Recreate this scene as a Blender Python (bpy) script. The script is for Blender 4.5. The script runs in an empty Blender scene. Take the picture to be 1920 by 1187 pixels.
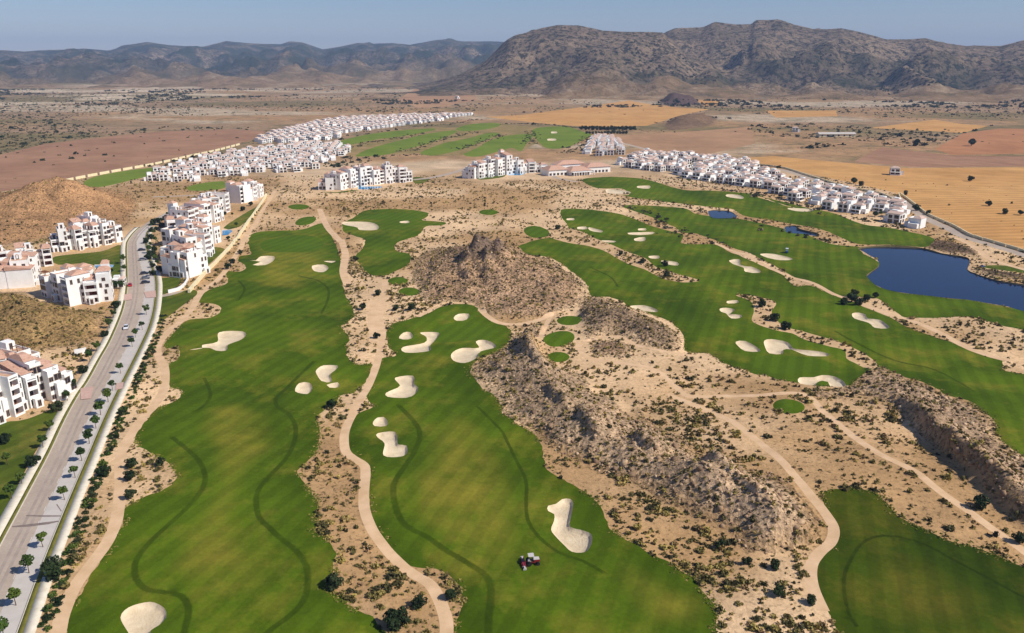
import bpy, math, random
import numpy as np
from mathutils import Vector, Matrix
from mathutils.geometry import delaunay_2d_cdt

R = math.radians
scene = bpy.context.scene
random.seed(7); rng = np.random.default_rng(7)

# ------------------------------------------------------------------ camera
CAM_H = 105.0                     # metres above the golf course (photo taken from a balloon / helicopter)
FPX, IW, IH, HORIZON = 1493.0, 1920.0, 1187.0, 112.0
PITCH = math.atan((IH/2 - HORIZON)/FPX)
cam_d = bpy.data.cameras.new('camera'); cam = bpy.data.objects.new('camera', cam_d)
scene.collection.objects.link(cam)
cam.location = (0, 0, CAM_H); cam.rotation_euler = (math.pi/2 - PITCH, 0, 0)
cam_d.sensor_width = 36.0; cam_d.lens = 36.0*FPX/IW
cam_d.clip_start = 1.0; cam_d.clip_end = 60000.0
scene.camera = cam

# ------------------------------------------------------------------ world, sun, exposure
SUN_EL, SUN_FROM = 44.0, (0.95, -0.31)          # sun stands to the right and a little behind the camera
world = bpy.data.worlds.new('World'); scene.world = world; world.use_nodes = True
wn = world.node_tree; wn.nodes.clear()
w_out = wn.nodes.new('ShaderNodeOutputWorld'); w_bg = wn.nodes.new('ShaderNodeBackground')
sky = wn.nodes.new('ShaderNodeTexSky'); sky.sky_type = 'NISHITA'; sky.sun_disc = False
sky.sun_elevation = R(SUN_EL); sky.sun_rotation = math.atan2(SUN_FROM[0], SUN_FROM[1])
sky.altitude = 0; sky.air_density = 1.0; sky.dust_density = 0.0; sky.ozone_density = 7.0
w_bg.inputs['Strength'].default_value = 0.085
w_wb = wn.nodes.new('ShaderNodeMix'); w_wb.data_type = 'RGBA'; w_wb.blend_type = 'MULTIPLY'; w_wb.inputs[0].default_value = 1.0; w_wb.inputs[7].default_value = (0.97, 0.90, 0.98, 1)
wn.links.new(sky.outputs[0], w_wb.inputs[6]); wn.links.new(w_wb.outputs[2], w_bg.inputs[0]); wn.links.new(w_bg.outputs[0], w_out.inputs[0])
sun_d = bpy.data.lights.new('sun', 'SUN'); sun_d.energy = 4.6; sun_d.angle = R(0.5); sun_d.color = (1.0, 0.95, 0.86)
sun = bpy.data.objects.new('sun', sun_d); scene.collection.objects.link(sun)
_el = R(SUN_EL); _n = math.hypot(*SUN_FROM)
sv = Vector((SUN_FROM[0]/_n*math.cos(_el), SUN_FROM[1]/_n*math.cos(_el), math.sin(_el)))
sun.rotation_euler = sv.to_track_quat('Z', 'Y').to_euler()
vs = scene.view_settings
vs.view_transform = 'Standard'; vs.look = 'None'; vs.gamma = 1.0; vs.use_curve_mapping = False; vs.exposure = 0.12
scene.cycles.max_bounces = 5; scene.cycles.volume_bounces = 0; scene.cycles.transparent_max_bounces = 4

# ------------------------------------------------------------------ helpers: plan positions
TILES = {'A': (0, 350, 2.6375), 'B': (640, 350, 2.6375), 'C': (1280, 350, 2.6375),
         'D': (0, 740, 2.6562), 'E': (640, 740, 2.6562), 'F': (1280, 740, 2.6562),
         'T': (0, 0, 2.967), 'U': (640, 0, 2.967), 'V': (1280, 0, 2.967), 'O': (0, 0, 1.0),
         'Z': (270, 330, 5.936), 'Y': (0, 400, 5.933), 'X': (0, 630, 5.933), 'W': (580, 270, 8.727)}
CP, SP = math.cos(PITCH), math.sin(PITCH)
def ground(x, y, z=0.0):
    """where a sight line meets the level z: survey of the photograph -> plan metres"""
    u, v = (x - IW/2)/FPX, (IH/2 - y)/FPX
    dx, dy, dz = u, CP + v*SP, -SP + v*CP
    t = (z - CAM_H)/dz
    return (dx*t, dy*t)
def pix(s):
    out, tile = [], None
    for w in s.split():
        if w in TILES: tile = TILES[w]; continue
        a, b = w.split(',')[:2]
        out.append((tile[0] + float(a)/tile[2], tile[1] + float(b)/tile[2]))
    return out
def plan(s): return np.array([ground(*p) for p in pix(s)])
def pl1(s): return plan(s)[0]

def catmull(P, closed, step):
    """smooth outline, resampled with a spacing that grows with distance"""
    P = np.asarray(P, float); n = len(P); out = []
    for i in range(n if closed else n-1):
        if closed: p0, p1, p2, p3 = P[i-1], P[i], P[(i+1) % n], P[(i+2) % n]
        else: p0, p1, p2, p3 = P[max(i-1, 0)], P[i], P[i+1], P[min(i+2, n-1)]
        L = np.linalg.norm(p2-p1); s = step(p1); k = max(1, int(math.ceil(L/s)))
        for j in range(k):
            t = j/k
            q = 0.5*((2*p1) + (p2-p0)*t + (2*p0-5*p1+4*p2-p3)*t*t + (3*p1-p0-3*p2+p3)*t**3)
            out.append(q)
    if not closed: out.append(P[-1])
    return np.array(out)
def resample(P, closed, step):
    P = np.asarray(P, float); n = len(P); out = []
    for i in range(n if closed else n-1):
        p1, p2 = P[i], P[(i+1) % n]; k = max(1, int(math.ceil(np.linalg.norm(p2-p1)/step(p1))))
        for j in range(k): out.append(p1 + (p2-p1)*j/k)
    if not closed: out.append(P[-1])
    return np.array(out)
STEP = lambda p: max(1.0, 0.009*float(np.hypot(p[0], p[1])))

def pip(X, Y, P):
    X = np.asarray(X, float); Y = np.asarray(Y, float)
    res = np.zeros(X.shape, bool); P = np.asarray(P)
    bb = (X >= P[:, 0].min()) & (X <= P[:, 0].max()) & (Y >= P[:, 1].min()) & (Y <= P[:, 1].max())
    if not bb.any(): return res
    x, y = X[bb], Y[bb]; ins = np.zeros(x.shape, bool)
    x1, y1 = P[-1]
    for x2, y2 in P:
        if y1 != y2:
            c = ((y2 > y) != (y1 > y)) & (x < (x1-x2)*(y-y2)/(y1-y2) + x2)
            ins ^= c
        x1, y1 = x2, y2
    res[bb] = ins
    return res
def dist_line(X, Y, P, closed=False, Z=None):
    """distance to a polyline; with Z also the value interpolated at the nearest point"""
    X = np.asarray(X, float); Y = np.asarray(Y, float); best = np.full(X.shape, 1e9); zz = np.zeros(X.shape)
    n = len(P)
    for i in range(n if closed else n-1):
        x1, y1 = P[i][:2]; x2, y2 = P[(i+1) % n][:2]
        dx, dy = x2-x1, y2-y1; L = dx*dx+dy*dy
        t = np.clip(((X-x1)*dx + (Y-y1)*dy)/L, 0, 1) if L > 0 else np.zeros(X.shape)
        d = np.hypot(X-(x1+t*dx), Y-(y1+t*dy)); m = d < best
        best = np.where(m, d, best)
        if Z is not None: zz = np.where(m, Z[i] + t*(Z[(i+1) % n]-Z[i]), zz)
    return (best, zz) if Z is not None else best
def hash2(ix, iy, seed):
    h = (ix.astype(np.int64)*374761393 + iy.astype(np.int64)*668265263 + seed*1442695041) & 0x7fffffff
    h = ((h ^ (h >> 13))*1274126177) & 0x7fffffff
    return ((h ^ (h >> 16)) & 0xffff)/65535.0
def vnoise(x, y, seed=0):
    x = np.asarray(x, float); y = np.asarray(y, float)
    ix, iy = np.floor(x), np.floor(y); fx, fy = x-ix, y-iy
    fx = fx*fx*fx*(fx*(fx*6-15)+10); fy = fy*fy*fy*(fy*(fy*6-15)+10)
    a, b = hash2(ix, iy, seed), hash2(ix+1, iy, seed); c, d = hash2(ix, iy+1, seed), hash2(ix+1, iy+1, seed)
    return (a+(b-a)*fx)*(1-fy) + (c+(d-c)*fx)*fy
def fbm(x, y, seed=0, o=4):
    s = 0; a = 0.5; tot = 0
    for k in range(o):
        s = s + a*(vnoise(x*2**k, y*2**k, seed+k*17)-0.5)*2; tot += a; a *= 0.5
    return s/tot
def ridged(x, y, seed=0, o=4):
    s = 0; a = 0.5; tot = 0
    for k in range(o):
        s = s + a*(1-np.abs(vnoise(x*2**k, y*2**k, seed+k*31)*2-1)); tot += a; a *= 0.5
    return s/tot
def sstep(x, a, b):
    t = np.clip((x-a)/(b-a), 0, 1); return t*t*(3-2*t)

# ------------------------------------------------------------------ helpers: objects and materials
COL = scene.collection
def tag(o, label=None, cat=None, group=None, kind=None):
    if label: o['label'] = label
    if cat: o['category'] = cat
    if group: o['group'] = group
    if kind: o['kind'] = kind
    return o
def link(name, data, parent=None, loc=None, rz=None, scale=None):
    o = bpy.data.objects.new(name, data); COL.objects.link(o)
    if parent is not None: o.parent = parent
    if loc is not None: o.location = loc
    if rz: o.rotation_euler = (0, 0, rz)
    if scale is not None: o.scale = scale if hasattr(scale, '__len__') else (scale, scale, scale)
    return o
def copy_tree(o, loc=None, rz=None, scale=None, parent=None):
    c = o.copy(); COL.objects.link(c)
    if parent is not None: c.parent = parent
    if loc is not None: c.location = loc
    if rz is not None: c.rotation_euler = (0, 0, rz)
    if scale is not None: c.scale = scale if hasattr(scale, '__len__') else (scale, scale, scale)
    for ch in o.children: copy_tree(ch, parent=c)
    return c
def mesh_np(name, V, F, mats=(), smooth=False, midx=None, attrs=None, cattrs=None):
    """mesh from arrays; F is (n,3) or (n,4)"""
    V = np.asarray(V, np.float32); F = np.asarray(F, np.int32)
    me = bpy.data.meshes.new(name); n, k = F.shape
    me.vertices.add(len(V)); me.vertices.foreach_set('co', V.ravel())
    me.loops.add(n*k); me.loops.foreach_set('vertex_index', F.ravel())
    me.polygons.add(n); me.polygons.foreach_set('loop_start', np.arange(0, n*k, k, dtype=np.int32))
    if smooth: me.polygons.foreach_set('use_smooth', np.ones(n, bool))
    if midx is not None: me.polygons.foreach_set('material_index', np.asarray(midx, np.int32))
    for m in mats: me.materials.append(m)
    for nm, a in (attrs or {}).items():
        at = me.attributes.new(nm, 'FLOAT', 'POINT'); at.data.foreach_set('value', np.asarray(a, np.float32))
    for nm, a in (cattrs or {}).items():
        at = me.attributes.new(nm, 'FLOAT_COLOR', 'POINT'); at.data.foreach_set('color', np.asarray(a, np.float32).ravel())
    me.update(calc_edges=True); me.validate()
    return me
class MB:
    def __init__(s): s.v, s.f, s.m = [], [], []
    def face(s, pts, m=0):
        b = len(s.v); s.v += [tuple(p) for p in pts]; s.f.append(tuple(range(b, b+len(pts)))); s.m.append(m)
    def hexa(s, p, m=0):                     # 8 points: bottom ring, top ring
        b = len(s.v); s.v += [tuple(q) for q in p]
        for f in ((3, 2, 1, 0), (4, 5, 6, 7), (0, 1, 5, 4), (1, 2, 6, 5), (2, 3, 7, 6), (3, 0, 4, 7)):
            s.f.append(tuple(b+i for i in f)); s.m.append(m)
    def box(s, x0, x1, y0, y1, z0, z1, m=0, fr=None):
        p = [(x0, y0, z0), (x1, y0, z0), (x1, y1, z0), (x0, y1, z0), (x0, y0, z1), (x1, y0, z1), (x1, y1, z1), (x0, y1, z1)]
        s.hexa([fr(q) for q in p] if fr else p, m)
    def frus(s, x0, x1, y0, y1, z0, z1, ix, iy, m=0, fr=None):
        p = [(x0, y0, z0), (x1, y0, z0), (x1, y1, z0), (x0, y1, z0), (x0+ix, y0+iy, z1), (x1-ix, y0+iy, z1), (x1-ix, y1-iy, z1), (x0+ix, y1-iy, z1)]
        s.hexa([fr(q) for q in p] if fr else p, m)
    def cyl(s, c, r, L, axis='y', n=12, m=0, r2=None):
        b = len(s.v); r2 = r if r2 is None else r2
        for e, rr in ((-L/2, r), (L/2, r2)):
            for i in range(n):
                a = 2*math.pi*i/n; p, q = rr*math.cos(a), rr*math.sin(a)
                s.v.append({'y': (c[0]+p, c[1]+e, c[2]+q), 'x': (c[0]+e, c[1]+p, c[2]+q), 'z': (c[0]+p, c[1]+q, c[2]+e)}[axis])
        for i in range(n):
            j = (i+1) % n; s.f.append((b+i, b+j, b+n+j, b+n+i)); s.m.append(m)
        s.f.append(tuple(range(b+n-1, b-1, -1))); s.m.append(m); s.f.append(tuple(range(b+n, b+2*n))); s.m.append(m)
    def mesh(s, name, mats, smooth=False):
        me = bpy.data.meshes.new(name); me.from_pydata(s.v, [], s.f)
        for m in mats: me.materials.append(m)
        me.polygons.foreach_set('material_index', s.m)
        if smooth: me.polygons.foreach_set('use_smooth', [True]*len(s.f))
        me.update(); return me

def lin(r, g, b, k=1.0):
    f = lambda c: ((c/255+0.055)/1.055)**2.4 if c/255 > 0.04045 else c/255/12.92
    return (f(r)*k, f(g)*k, f(b)*k, 1.0)
class NT:
    """small node-tree builder"""
    def __init__(s, name):
        s.m = bpy.data.materials.new(name); s.m.use_nodes = True; s.t = s.m.node_tree; s.t.nodes.clear()
        s.out = s.t.nodes.new('ShaderNodeOutputMaterial'); s.b = s.t.nodes.new('ShaderNodeBsdfPrincipled')
        s.t.links.new(s.b.outputs[0], s.out.inputs[0]); s.b.inputs['Roughness'].default_value = 0.9
        s.b.inputs['Specular IOR Level'].default_value = 0.15
        s.geo = None
    def n(s, t, **k):
        o = s.t.nodes.new(t)
        for a, v in k.items(): setattr(o, a, v)
        return o
    def l(s, a, b): s.t.links.new(a, b)
    def pos(s):
        if s.geo is None: s.geo = s.n('ShaderNodeNewGeometry')
        return s.geo.outputs['Position']
    def obj(s): return s.n('ShaderNodeTexCoord').outputs['Object']
    def noise(s, scale, detail=3, rough=0.55, vec=None):
        o = s.n('ShaderNodeTexNoise'); o.inputs['Scale'].default_value = scale; o.inputs['Detail'].default_value = detail
        o.inputs['Roughness'].default_value = rough; s.l(vec or s.pos(), o.inputs['Vector']); return o.outputs['Fac']
    def voro(s, scale, vec=None):
        o = s.n('ShaderNodeTexVoronoi'); o.inputs['Scale'].default_value = scale; s.l(vec or s.pos(), o.inputs['Vector']); return o.outputs['Distance']
    def ramp(s, fac, stops, interp='LINEAR'):
        o = s.n('ShaderNodeValToRGB'); o.color_ramp.interpolation = interp; e = o.color_ramp.elements
        while len(e) < len(stops): e.new(0.5)
        for i, (p, c) in enumerate(stops):
            e[i].position = p; e[i].color = c if hasattr(c, '__len__') else (c, c, c, 1)
        s.l(fac, o.inputs[0]); return o.outputs[0]
    def mix(s, a, b, fac, mode='MIX'):
        o = s.n('ShaderNodeMix', data_type='RGBA', blend_type=mode)
        for v, i in ((fac, 0), (a, 6), (b, 7)):
            if hasattr(v, 'is_linked') or hasattr(v, 'links'): s.l(v, o.inputs[i])
            else: o.inputs[i].default_value = v
        return o.outputs[2]
    def math(s, op, a, b=0.0):
        o = s.n('ShaderNodeMath', operation=op)
        for v, i in ((a, 0), (b, 1)):
            if hasattr(v, 'links'): s.l(v, o.inputs[i])
            else: o.inputs[i].default_value = v
        return o.outputs[0]
    def attr(s, name, out='Color'):
        o = s.n('ShaderNodeAttribute', attribute_name=name); return o.outputs[out]
    def bump(s, h, strength, dist):
        o = s.n('ShaderNodeBump'); o.inputs['Strength'].default_value = strength; o.inputs['Distance'].default_value = dist
        s.l(h, o.inputs['Height']); s.l(o.outputs[0], s.b.inputs['Normal'])
    def color(s, c):
        if hasattr(c, 'links'): s.l(c, s.b.inputs['Base Color'])
        else: s.b.inputs['Base Color'].default_value = c
    def rough(s, r): s.b.inputs['Roughness'].default_value = r
    def spec(s, r): s.b.inputs['Specular IOR Level'].default_value = r
M = {}
def noisy(name, c1, c2, scale, detail=4, rough=0.9, bump=None, obj=False, spec=0.15, lo=0.3, hi=0.7):
    t = NT(name); v = t.obj() if obj else None
    f = t.noise(scale, detail, 0.6, v); t.color(t.ramp(f, [(lo, c1), (hi, c2)])); t.rough(rough); t.spec(spec)
    if bump: t.bump(t.noise(bump[0], 4, 0.6, v), bump[1], bump[2])
    M[name] = t.m; return t.m

# earth: colour of each kind of soil comes from the 'soil' attribute, specks and stones from noise
def earth(name):
    t = NT(name)
    soil = t.attr('soil'); veg = t.attr('veg', 'Fac')
    n1 = t.ramp(t.noise(0.035, 5, 0.6), [(0.28, 0.72), (0.72, 1.22)])
    n2 = t.ramp(t.noise(0.6, 5, 0.7), [(0.25, 0.74), (0.75, 1.2)])
    c = t.mix(soil, n1, 1.0, 'MULTIPLY'); c = t.mix(c, n2, 1.0, 'MULTIPLY')
    tuft = t.ramp(t.noise(0.85, 3, 0.65), [(0.56, 0.0), (0.63, 1.0)])          # dry tufts
    patch = t.ramp(t.noise(0.05, 3, 0.6), [(0.3, 0.15), (0.58, 1.0)])
    k = t.math('MULTIPLY', t.math('MULTIPLY', tuft, veg), patch)
    c = t.mix(c, lin(104, 86, 58), k)
    bush = t.ramp(t.noise(0.11, 4, 0.75), [(0.55, 0.0), (0.62, 1.0)])          # scrub that is metres across, far out
    k2 = t.math('MULTIPLY', bush, t.attr('far', 'Fac'))
    c = t.mix(c, lin(74, 74, 56), t.math('MULTIPLY', k2, 0.8))
    c = t.mix(c, lin(92, 92, 66), t.math('MULTIPLY', t.math('MULTIPLY', t.ramp(t.noise(0.02, 6, 0.7), [(0.5, 0.0), (0.62, 1.0)]), t.attr('far', 'Fac')), 0.55))
    t.color(c); t.rough(0.95); t.spec(0.05)
    t.bump(t.noise(1.1, 6, 0.7), 0.6, 0.5)
    M[name] = t.m
earth('earth')
def rocky():
    t = NT('rocky_earth')
    c = t.attr('soil')
    n1 = t.ramp(t.noise(0.09, 5, 0.65), [(0.3, 0.62), (0.7, 1.25)]); c = t.mix(c, n1, 1.0, 'MULTIPLY')
    st = t.ramp(t.noise(0.9, 5, 0.75), [(0.32, 0.45), (0.5, 0.95), (0.72, 1.45)]); c = t.mix(c, st, 1.0, 'MULTIPLY')
    tuft = t.ramp(t.noise(0.75, 4, 0.7), [(0.53, 0.0), (0.60, 1.0)])
    c = t.mix(c, lin(72, 62, 42), t.math('MULTIPLY', tuft, 0.7))
    t.color(c); t.spec(0.05); t.rough(0.95)
    h = t.math('ADD', t.noise(0.5, 6, 0.75), t.math('MULTIPLY', t.voro(0.7), 0.6)); t.bump(h, 0.9, 1.2)
    M['rocky_earth'] = t.m
rocky()
def mountain_mat(name, woody):
    t = NT(name)
    big = t.noise(0.004, 6, 0.65)
    c = t.ramp(big, [(0.3, lin(118, 102, 84)), (0.5, lin(148, 126, 104)), (0.7, lin(180, 154, 126))])
    v = t.ramp(t.noise(0.022, 5, 0.7), [(0.50, 0.0), (0.60, 1.0)])
    c = t.mix(c, lin(84, 80, 58), t.math('MULTIPLY', v, 0.6))
    v3 = t.ramp(t.noise(0.055, 3, 0.7), [(0.51, 0.0), (0.56, 1.0)]); c = t.mix(c, lin(46, 46, 36), t.math('MULTIPLY', v3, 0.85))
    v2 = t.ramp(t.noise(0.0045, 4, 0.6), [(0.36, 0.0), (0.54, 1.0)] if woody else [(0.48, 0.0), (0.62, 1.0)])
    v2 = t.math('MULTIPLY', v2, t.attr('veg', 'Fac'))
    c = t.mix(c, lin(44, 56, 38), v2)
    c = t.mix(c, t.ramp(t.noise(0.008, 6, 0.7), [(0.35, lin(128, 112, 76)), (0.5, lin(172, 138, 102)), (0.65, lin(196, 168, 134))]), t.math('MULTIPLY', t.attr('foot', 'Fac'), 0.85))
    t.color(c); t.spec(0.02); t.rough(1.0)
    t.bump(t.noise(0.012, 8, 0.75), 1.0, 40.0)
    M[name] = t.m
mountain_mat('mountain_rock', False); mountain_mat('wooded_hill', True)
def grass(name, dark, mid, warm, warm_lo=0.60):
    t = NT(name)
    big = t.noise(0.022, 5, 0.6); c = t.ramp(big, [(0.32, dark), (0.58, mid), (0.75, mid)])
    w = t.ramp(t.noise(0.045, 6, 0.7), [(warm_lo, 0.0), (warm_lo+0.22, 1.0)])
    w2 = t.math('MULTIPLY', t.attr('warm', 'Fac'), t.ramp(t.noise(0.075, 5, 0.65), [(0.32, 0.15), (0.62, 1.0)]))
    c = t.mix(c, warm, t.math('MAXIMUM', w, w2))
    wv = t.n('ShaderNodeTexWave'); wv.inputs['Scale'].default_value = 0.055; wv.inputs['Distortion'].default_value = 2.2; wv.inputs['Detail'].default_value = 2; wv.inputs['Detail Scale'].default_value = 0.25
    mp = t.n('ShaderNodeMapping'); mp.inputs['Rotation'].default_value = (0, 0, 0.35); t.l(t.pos(), mp.inputs[0]); t.l(mp.outputs[0], wv.inputs[0])
    c = t.mix(c, t.ramp(wv.outputs['Fac'], [(0.35, 0.91), (0.65, 1.07)]), 1.0, 'MULTIPLY')          # mower passes
    cut = t.math('MULTIPLY', t.attr('cut', 'Fac'), t.ramp(t.noise(0.12, 4, 0.6), [(0.3, 0.48), (0.7, 0.82)]))
    c = t.mix(c, tuple(0.66*v for v in dark[:3]) + (1,), cut)
    f = t.ramp(t.noise(0.9, 6, 0.8), [(0.25, 0.74), (0.75, 1.24)]); c = t.mix(c, f, 1.0, 'MULTIPLY')
    t.color(c); t.rough(0.95); t.spec(0.05); t.bump(t.noise(2.5, 4, 0.7), 0.5, 0.3)
    M[name] = t.m
grass('fairway_grass', lin(56, 76, 8), lin(84, 104, 16), lin(124, 118, 38), 0.50)
grass('fairway_grass_dark', lin(44, 60, 8), lin(64, 80, 12), lin(98, 92, 28), 0.48)  # same grass in darker tones, for the bottom right fairway
grass('tee_grass', lin(70, 92, 14), lin(80, 102, 18), lin(100, 110, 30))
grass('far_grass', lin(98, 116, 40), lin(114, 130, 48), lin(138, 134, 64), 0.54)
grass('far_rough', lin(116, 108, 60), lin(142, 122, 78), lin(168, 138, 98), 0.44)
grass('lawn_grass', lin(62, 80, 22), lin(88, 98, 30), lin(132, 118, 54), 0.5)
noisy('bunker_sand', lin(206, 184, 150), lin(228, 208, 176), 0.35, 6, bump=(1.6, 0.5, 0.4))
noisy('path_dust', lin(202, 166, 126), lin(224, 188, 150), 0.22, 5, bump=(2.0, 0.2, 0.1))
def asphalt():
    t = NT('asphalt'); n = t.noise(0.12, 5, 0.6); c = t.ramp(n, [(0.3, lin(170, 152, 136)), (0.7, lin(188, 170, 152))])
    f = t.ramp(t.noise(1.4, 6, 0.75), [(0.3, 0.84), (0.7, 1.1)]); c = t.mix(c, f, 1.0, 'MULTIPLY')
    t.color(c); t.rough(0.85); M['asphalt'] = t.m
asphalt()
noisy('tyre_wear', lin(152, 136, 124), lin(174, 158, 145), 0.25, 5)
noisy('parking_concrete', lin(186, 177, 168), lin(202, 192, 182), 0.3, 5)
noisy('waste_sand', lin(184, 148, 108), lin(218, 182, 138), 0.12, 7, bump=(1.2, 0.5, 0.4))
noisy('bank_mud', lin(92, 84, 52), lin(124, 108, 72), 0.3, 5, bump=(1.2, 0.5, 0.4))
noisy('paving_cream', lin(206, 194, 172), lin(228, 218, 198), 0.6, 4)
noisy('kerb_stone', lin(190, 180, 160), lin(210, 200, 182), 0.8, 4)
noisy('paving_pink', lin(186, 152, 138), lin(202, 168, 154), 0.9, 4)
noisy('patch_tar', lin(120, 104, 98), lin(136, 122, 114), 0.8, 4)
def field(name, c1, c2, rot, scale):
    t = NT(name); c = t.ramp(t.noise(0.007, 6, 0.65), [(0.3, c1), (0.7, c2)])
    mp = t.n('ShaderNodeMapping'); mp.inputs['Rotation'].default_value = (0, 0, rot); t.l(t.pos(), mp.inputs[0])
    wv = t.n('ShaderNodeTexWave'); wv.inputs['Scale'].default_value = scale; wv.inputs['Distortion'].default_value = 3.0; wv.inputs['Detail'].default_value = 3; wv.inputs['Detail Scale'].default_value = 0.3; t.l(mp.outputs[0], wv.inputs[0])
    c = t.mix(c, t.ramp(wv.outputs['Fac'], [(0.2, 0.90), (0.8, 1.08)]), 1.0, 'MULTIPLY')              # furrows
    st = t.ramp(t.noise(0.03, 6, 0.75), [(0.34, 0.82), (0.6, 1.06)]); c = t.mix(c, st, 1.0, 'MULTIPLY')
    t.color(c); t.rough(0.95); t.spec(0.05); t.bump(wv.outputs['Fac'], 0.3, 0.4); M[name] = t.m
field('field_straw', lin(188, 138, 82), lin(208, 160, 102), 1.45, 0.035)
field('field_purple', lin(146, 108, 84), lin(172, 132, 104), 1.2, 0.03)
field('field_red', lin(162, 112, 78), lin(188, 134, 94), 1.3, 0.03)
field('field_brown', lin(158, 122, 92), lin(184, 144, 108), 1.5, 0.03)
noisy('white_wall', lin(232, 229, 224), lin(244, 242, 238), 0.4, 3, obj=True)
noisy('cream_wall', lin(222, 204, 160), lin(240, 226, 188), 0.7, 4, bump=(1.5, 0.4, 0.2))
noisy('terracotta', lin(182, 138, 114), lin(210, 172, 150), 1.2, 5, obj=True, bump=(3.0, 0.4, 0.1))
noisy('villa_roof', lin(190, 158, 140), lin(216, 190, 174), 0.8, 4, obj=True)
noisy('terrace_floor', lin(190, 150, 122), lin(206, 170, 142), 0.8, 4, obj=True)
noisy('door_wood', lin(82, 44, 32), lin(120, 66, 44), 1.2, 3, obj=True)
noisy('window_frame', lin(150, 132, 116), lin(170, 150, 132), 1.0, 2, obj=True)
noisy('dark_metal', lin(40, 38, 40), lin(60, 56, 58), 2.0, 2, rough=0.5, obj=True, spec=0.5)
noisy('tyre_rubber', lin(26, 26, 27), lin(36, 36, 37), 3.0, 2, obj=True)
noisy('bark', lin(84, 66, 50), lin(112, 90, 70), 2.5, 4, obj=True)
noisy('hedge_green', lin(96, 96, 34), lin(124, 116, 50), 0.5, 5, bump=(2.0, 0.6, 0.4))
noisy('pool_tile', lin(210, 200, 184), lin(226, 216, 200), 0.8, 3)
def glass(name, c, rough=0.08, spec=0.6):
    t = NT(name); n = t.noise(0.35, 2, 0.5); t.color(t.ramp(n, [(0.35, lin(c[0]-8, c[1]-8, c[2]-8)), (0.65, lin(*c))])); t.rough(rough); t.spec(spec); M[name] = t.m
glass('window_glass', (46, 42, 50)); glass('car_glass', (30, 34, 42))
def paint(name, c):
    t = NT(name); n = t.noise(2.0, 2, 0.5, t.obj()); t.color(t.ramp(n, [(0.3, lin(*[v*0.95 for v in c])), (0.7, lin(*c))])); t.rough(0.3); t.spec(0.5)
    t.b.inputs['Coat Weight'].default_value = 0.5; M[name] = t.m
paint('paint_white', (238, 238, 240)); paint('paint_red', (190, 36, 50)); paint('paint_dark', (48, 52, 66)); paint('paint_grey', (120, 122, 130))
paint('paint_mower_red', (138, 42, 44)); paint('paint_mower_grey', (206, 198, 192)); paint('paint_blue', (60, 110, 170))
def water(name, c, rough=0.06, b=0.05):
    t = NT(name); n = t.noise(0.02, 3, 0.5); t.color(t.ramp(n, [(0.3, lin(*[v*0.9 for v in c])), (0.7, lin(*c))])); t.rough(rough); t.spec(0.5)
    t.b.inputs['IOR'].default_value = 1.33; t.bump(t.noise(0.8, 4, 0.6), b, 0.3); M[name] = t.m
water('lake_water', (14, 31, 64)); water('pool_water', (50, 140, 190))
def leaf(name, stops, attr=False):
    t = NT(name)
    f = t.attr('tint', 'Fac') if attr else t.n('ShaderNodeObjectInfo').outputs['Random']
    c = t.ramp(f, stops); v = t.ramp(t.noise(1.7, 3, 0.6), [(0.3, 0.65), (0.7, 1.3)]); c = t.mix(c, v, 1.0, 'MULTIPLY')
    t.color(c); t.rough(0.8); t.spec(0.15); M[name] = t.m
G_SHRUB = [(0.0, lin(68, 66, 42)), (0.3, lin(100, 92, 52)), (0.55, lin(128, 114, 64)), (0.78, lin(172, 152, 84)), (1.0, lin(152, 122, 88))]
leaf('shrub_leaf', G_SHRUB); leaf('shrub_leaf_mass', G_SHRUB, True)
leaf('tree_leaf', [(0, lin(44, 62, 24)), (0.5, lin(62, 84, 30)), (1, lin(84, 100, 38))])
leaf('dark_leaf', [(0, lin(32, 44, 24)), (0.5, lin(44, 58, 30)), (1, lin(58, 66, 38))])
leaf('far_leaf_mass', [(0, lin(52, 56, 40)), (0.6, lin(78, 78, 52)), (1, lin(116, 106, 74))], True)
leaf('stone_mass', [(0, lin(120, 96, 76)), (0.6, lin(166, 136, 106)), (1, lin(206, 176, 140))], True)

# ------------------------------------------------------------------ survey of the course (outlines on the ground)
REG = []      # dict: name, poly, kind of region, material, tagging; later entries lie on top
def area(name, mat, s=None, poly=None, smooth=True, **k):
    P = plan(s) if poly is None else np.asarray(poly)
    P = catmull(P, True, (lambda p: 0.7*STEP(p)) if k.get('turf') else STEP) if smooth else resample(P, True, STEP)
    if k.get('turf'): P = P + np.stack([fbm(P[:, 0]/3.1, P[:, 1]/3.1, 901, 3), fbm(P[:, 0]/3.1, P[:, 1]/3.1, 907, 3)], 1)*0.8
    REG.append(dict(name=name, mat=mat, poly=P, **k)); return REG[-1]
def ribbon(name, mat, s=None, width=2.6, line=None, smooth=True, **k):
    L = plan(s) if line is None else np.asarray(line)
    L = catmull(L, False, STEP) if smooth else resample(L, False, STEP)
    T = np.gradient(L, axis=0); T /= np.linalg.norm(T, axis=1)[:, None]+1e-9
    N = np.stack([-T[:, 1], T[:, 0]], 1); w = width/2
    REG.append(dict(name=name, mat=mat, poly=np.vstack([L+N*w, (L-N*w)[::-1]]), line=L, half=w, **k)); return REG[-1]
def ellipse(cx, cy, rx, ry, tilt=0, n=14):
    return np.array([ground(cx+rx*math.cos(a)*math.cos(tilt)-ry*math.sin(a)*math.sin(tilt), cy+rx*math.cos(a)*math.sin(tilt)+ry*math.sin(a)*math.cos(tilt)) for a in np.linspace(0, 2*math.pi, n, endpoint=False)])

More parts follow.
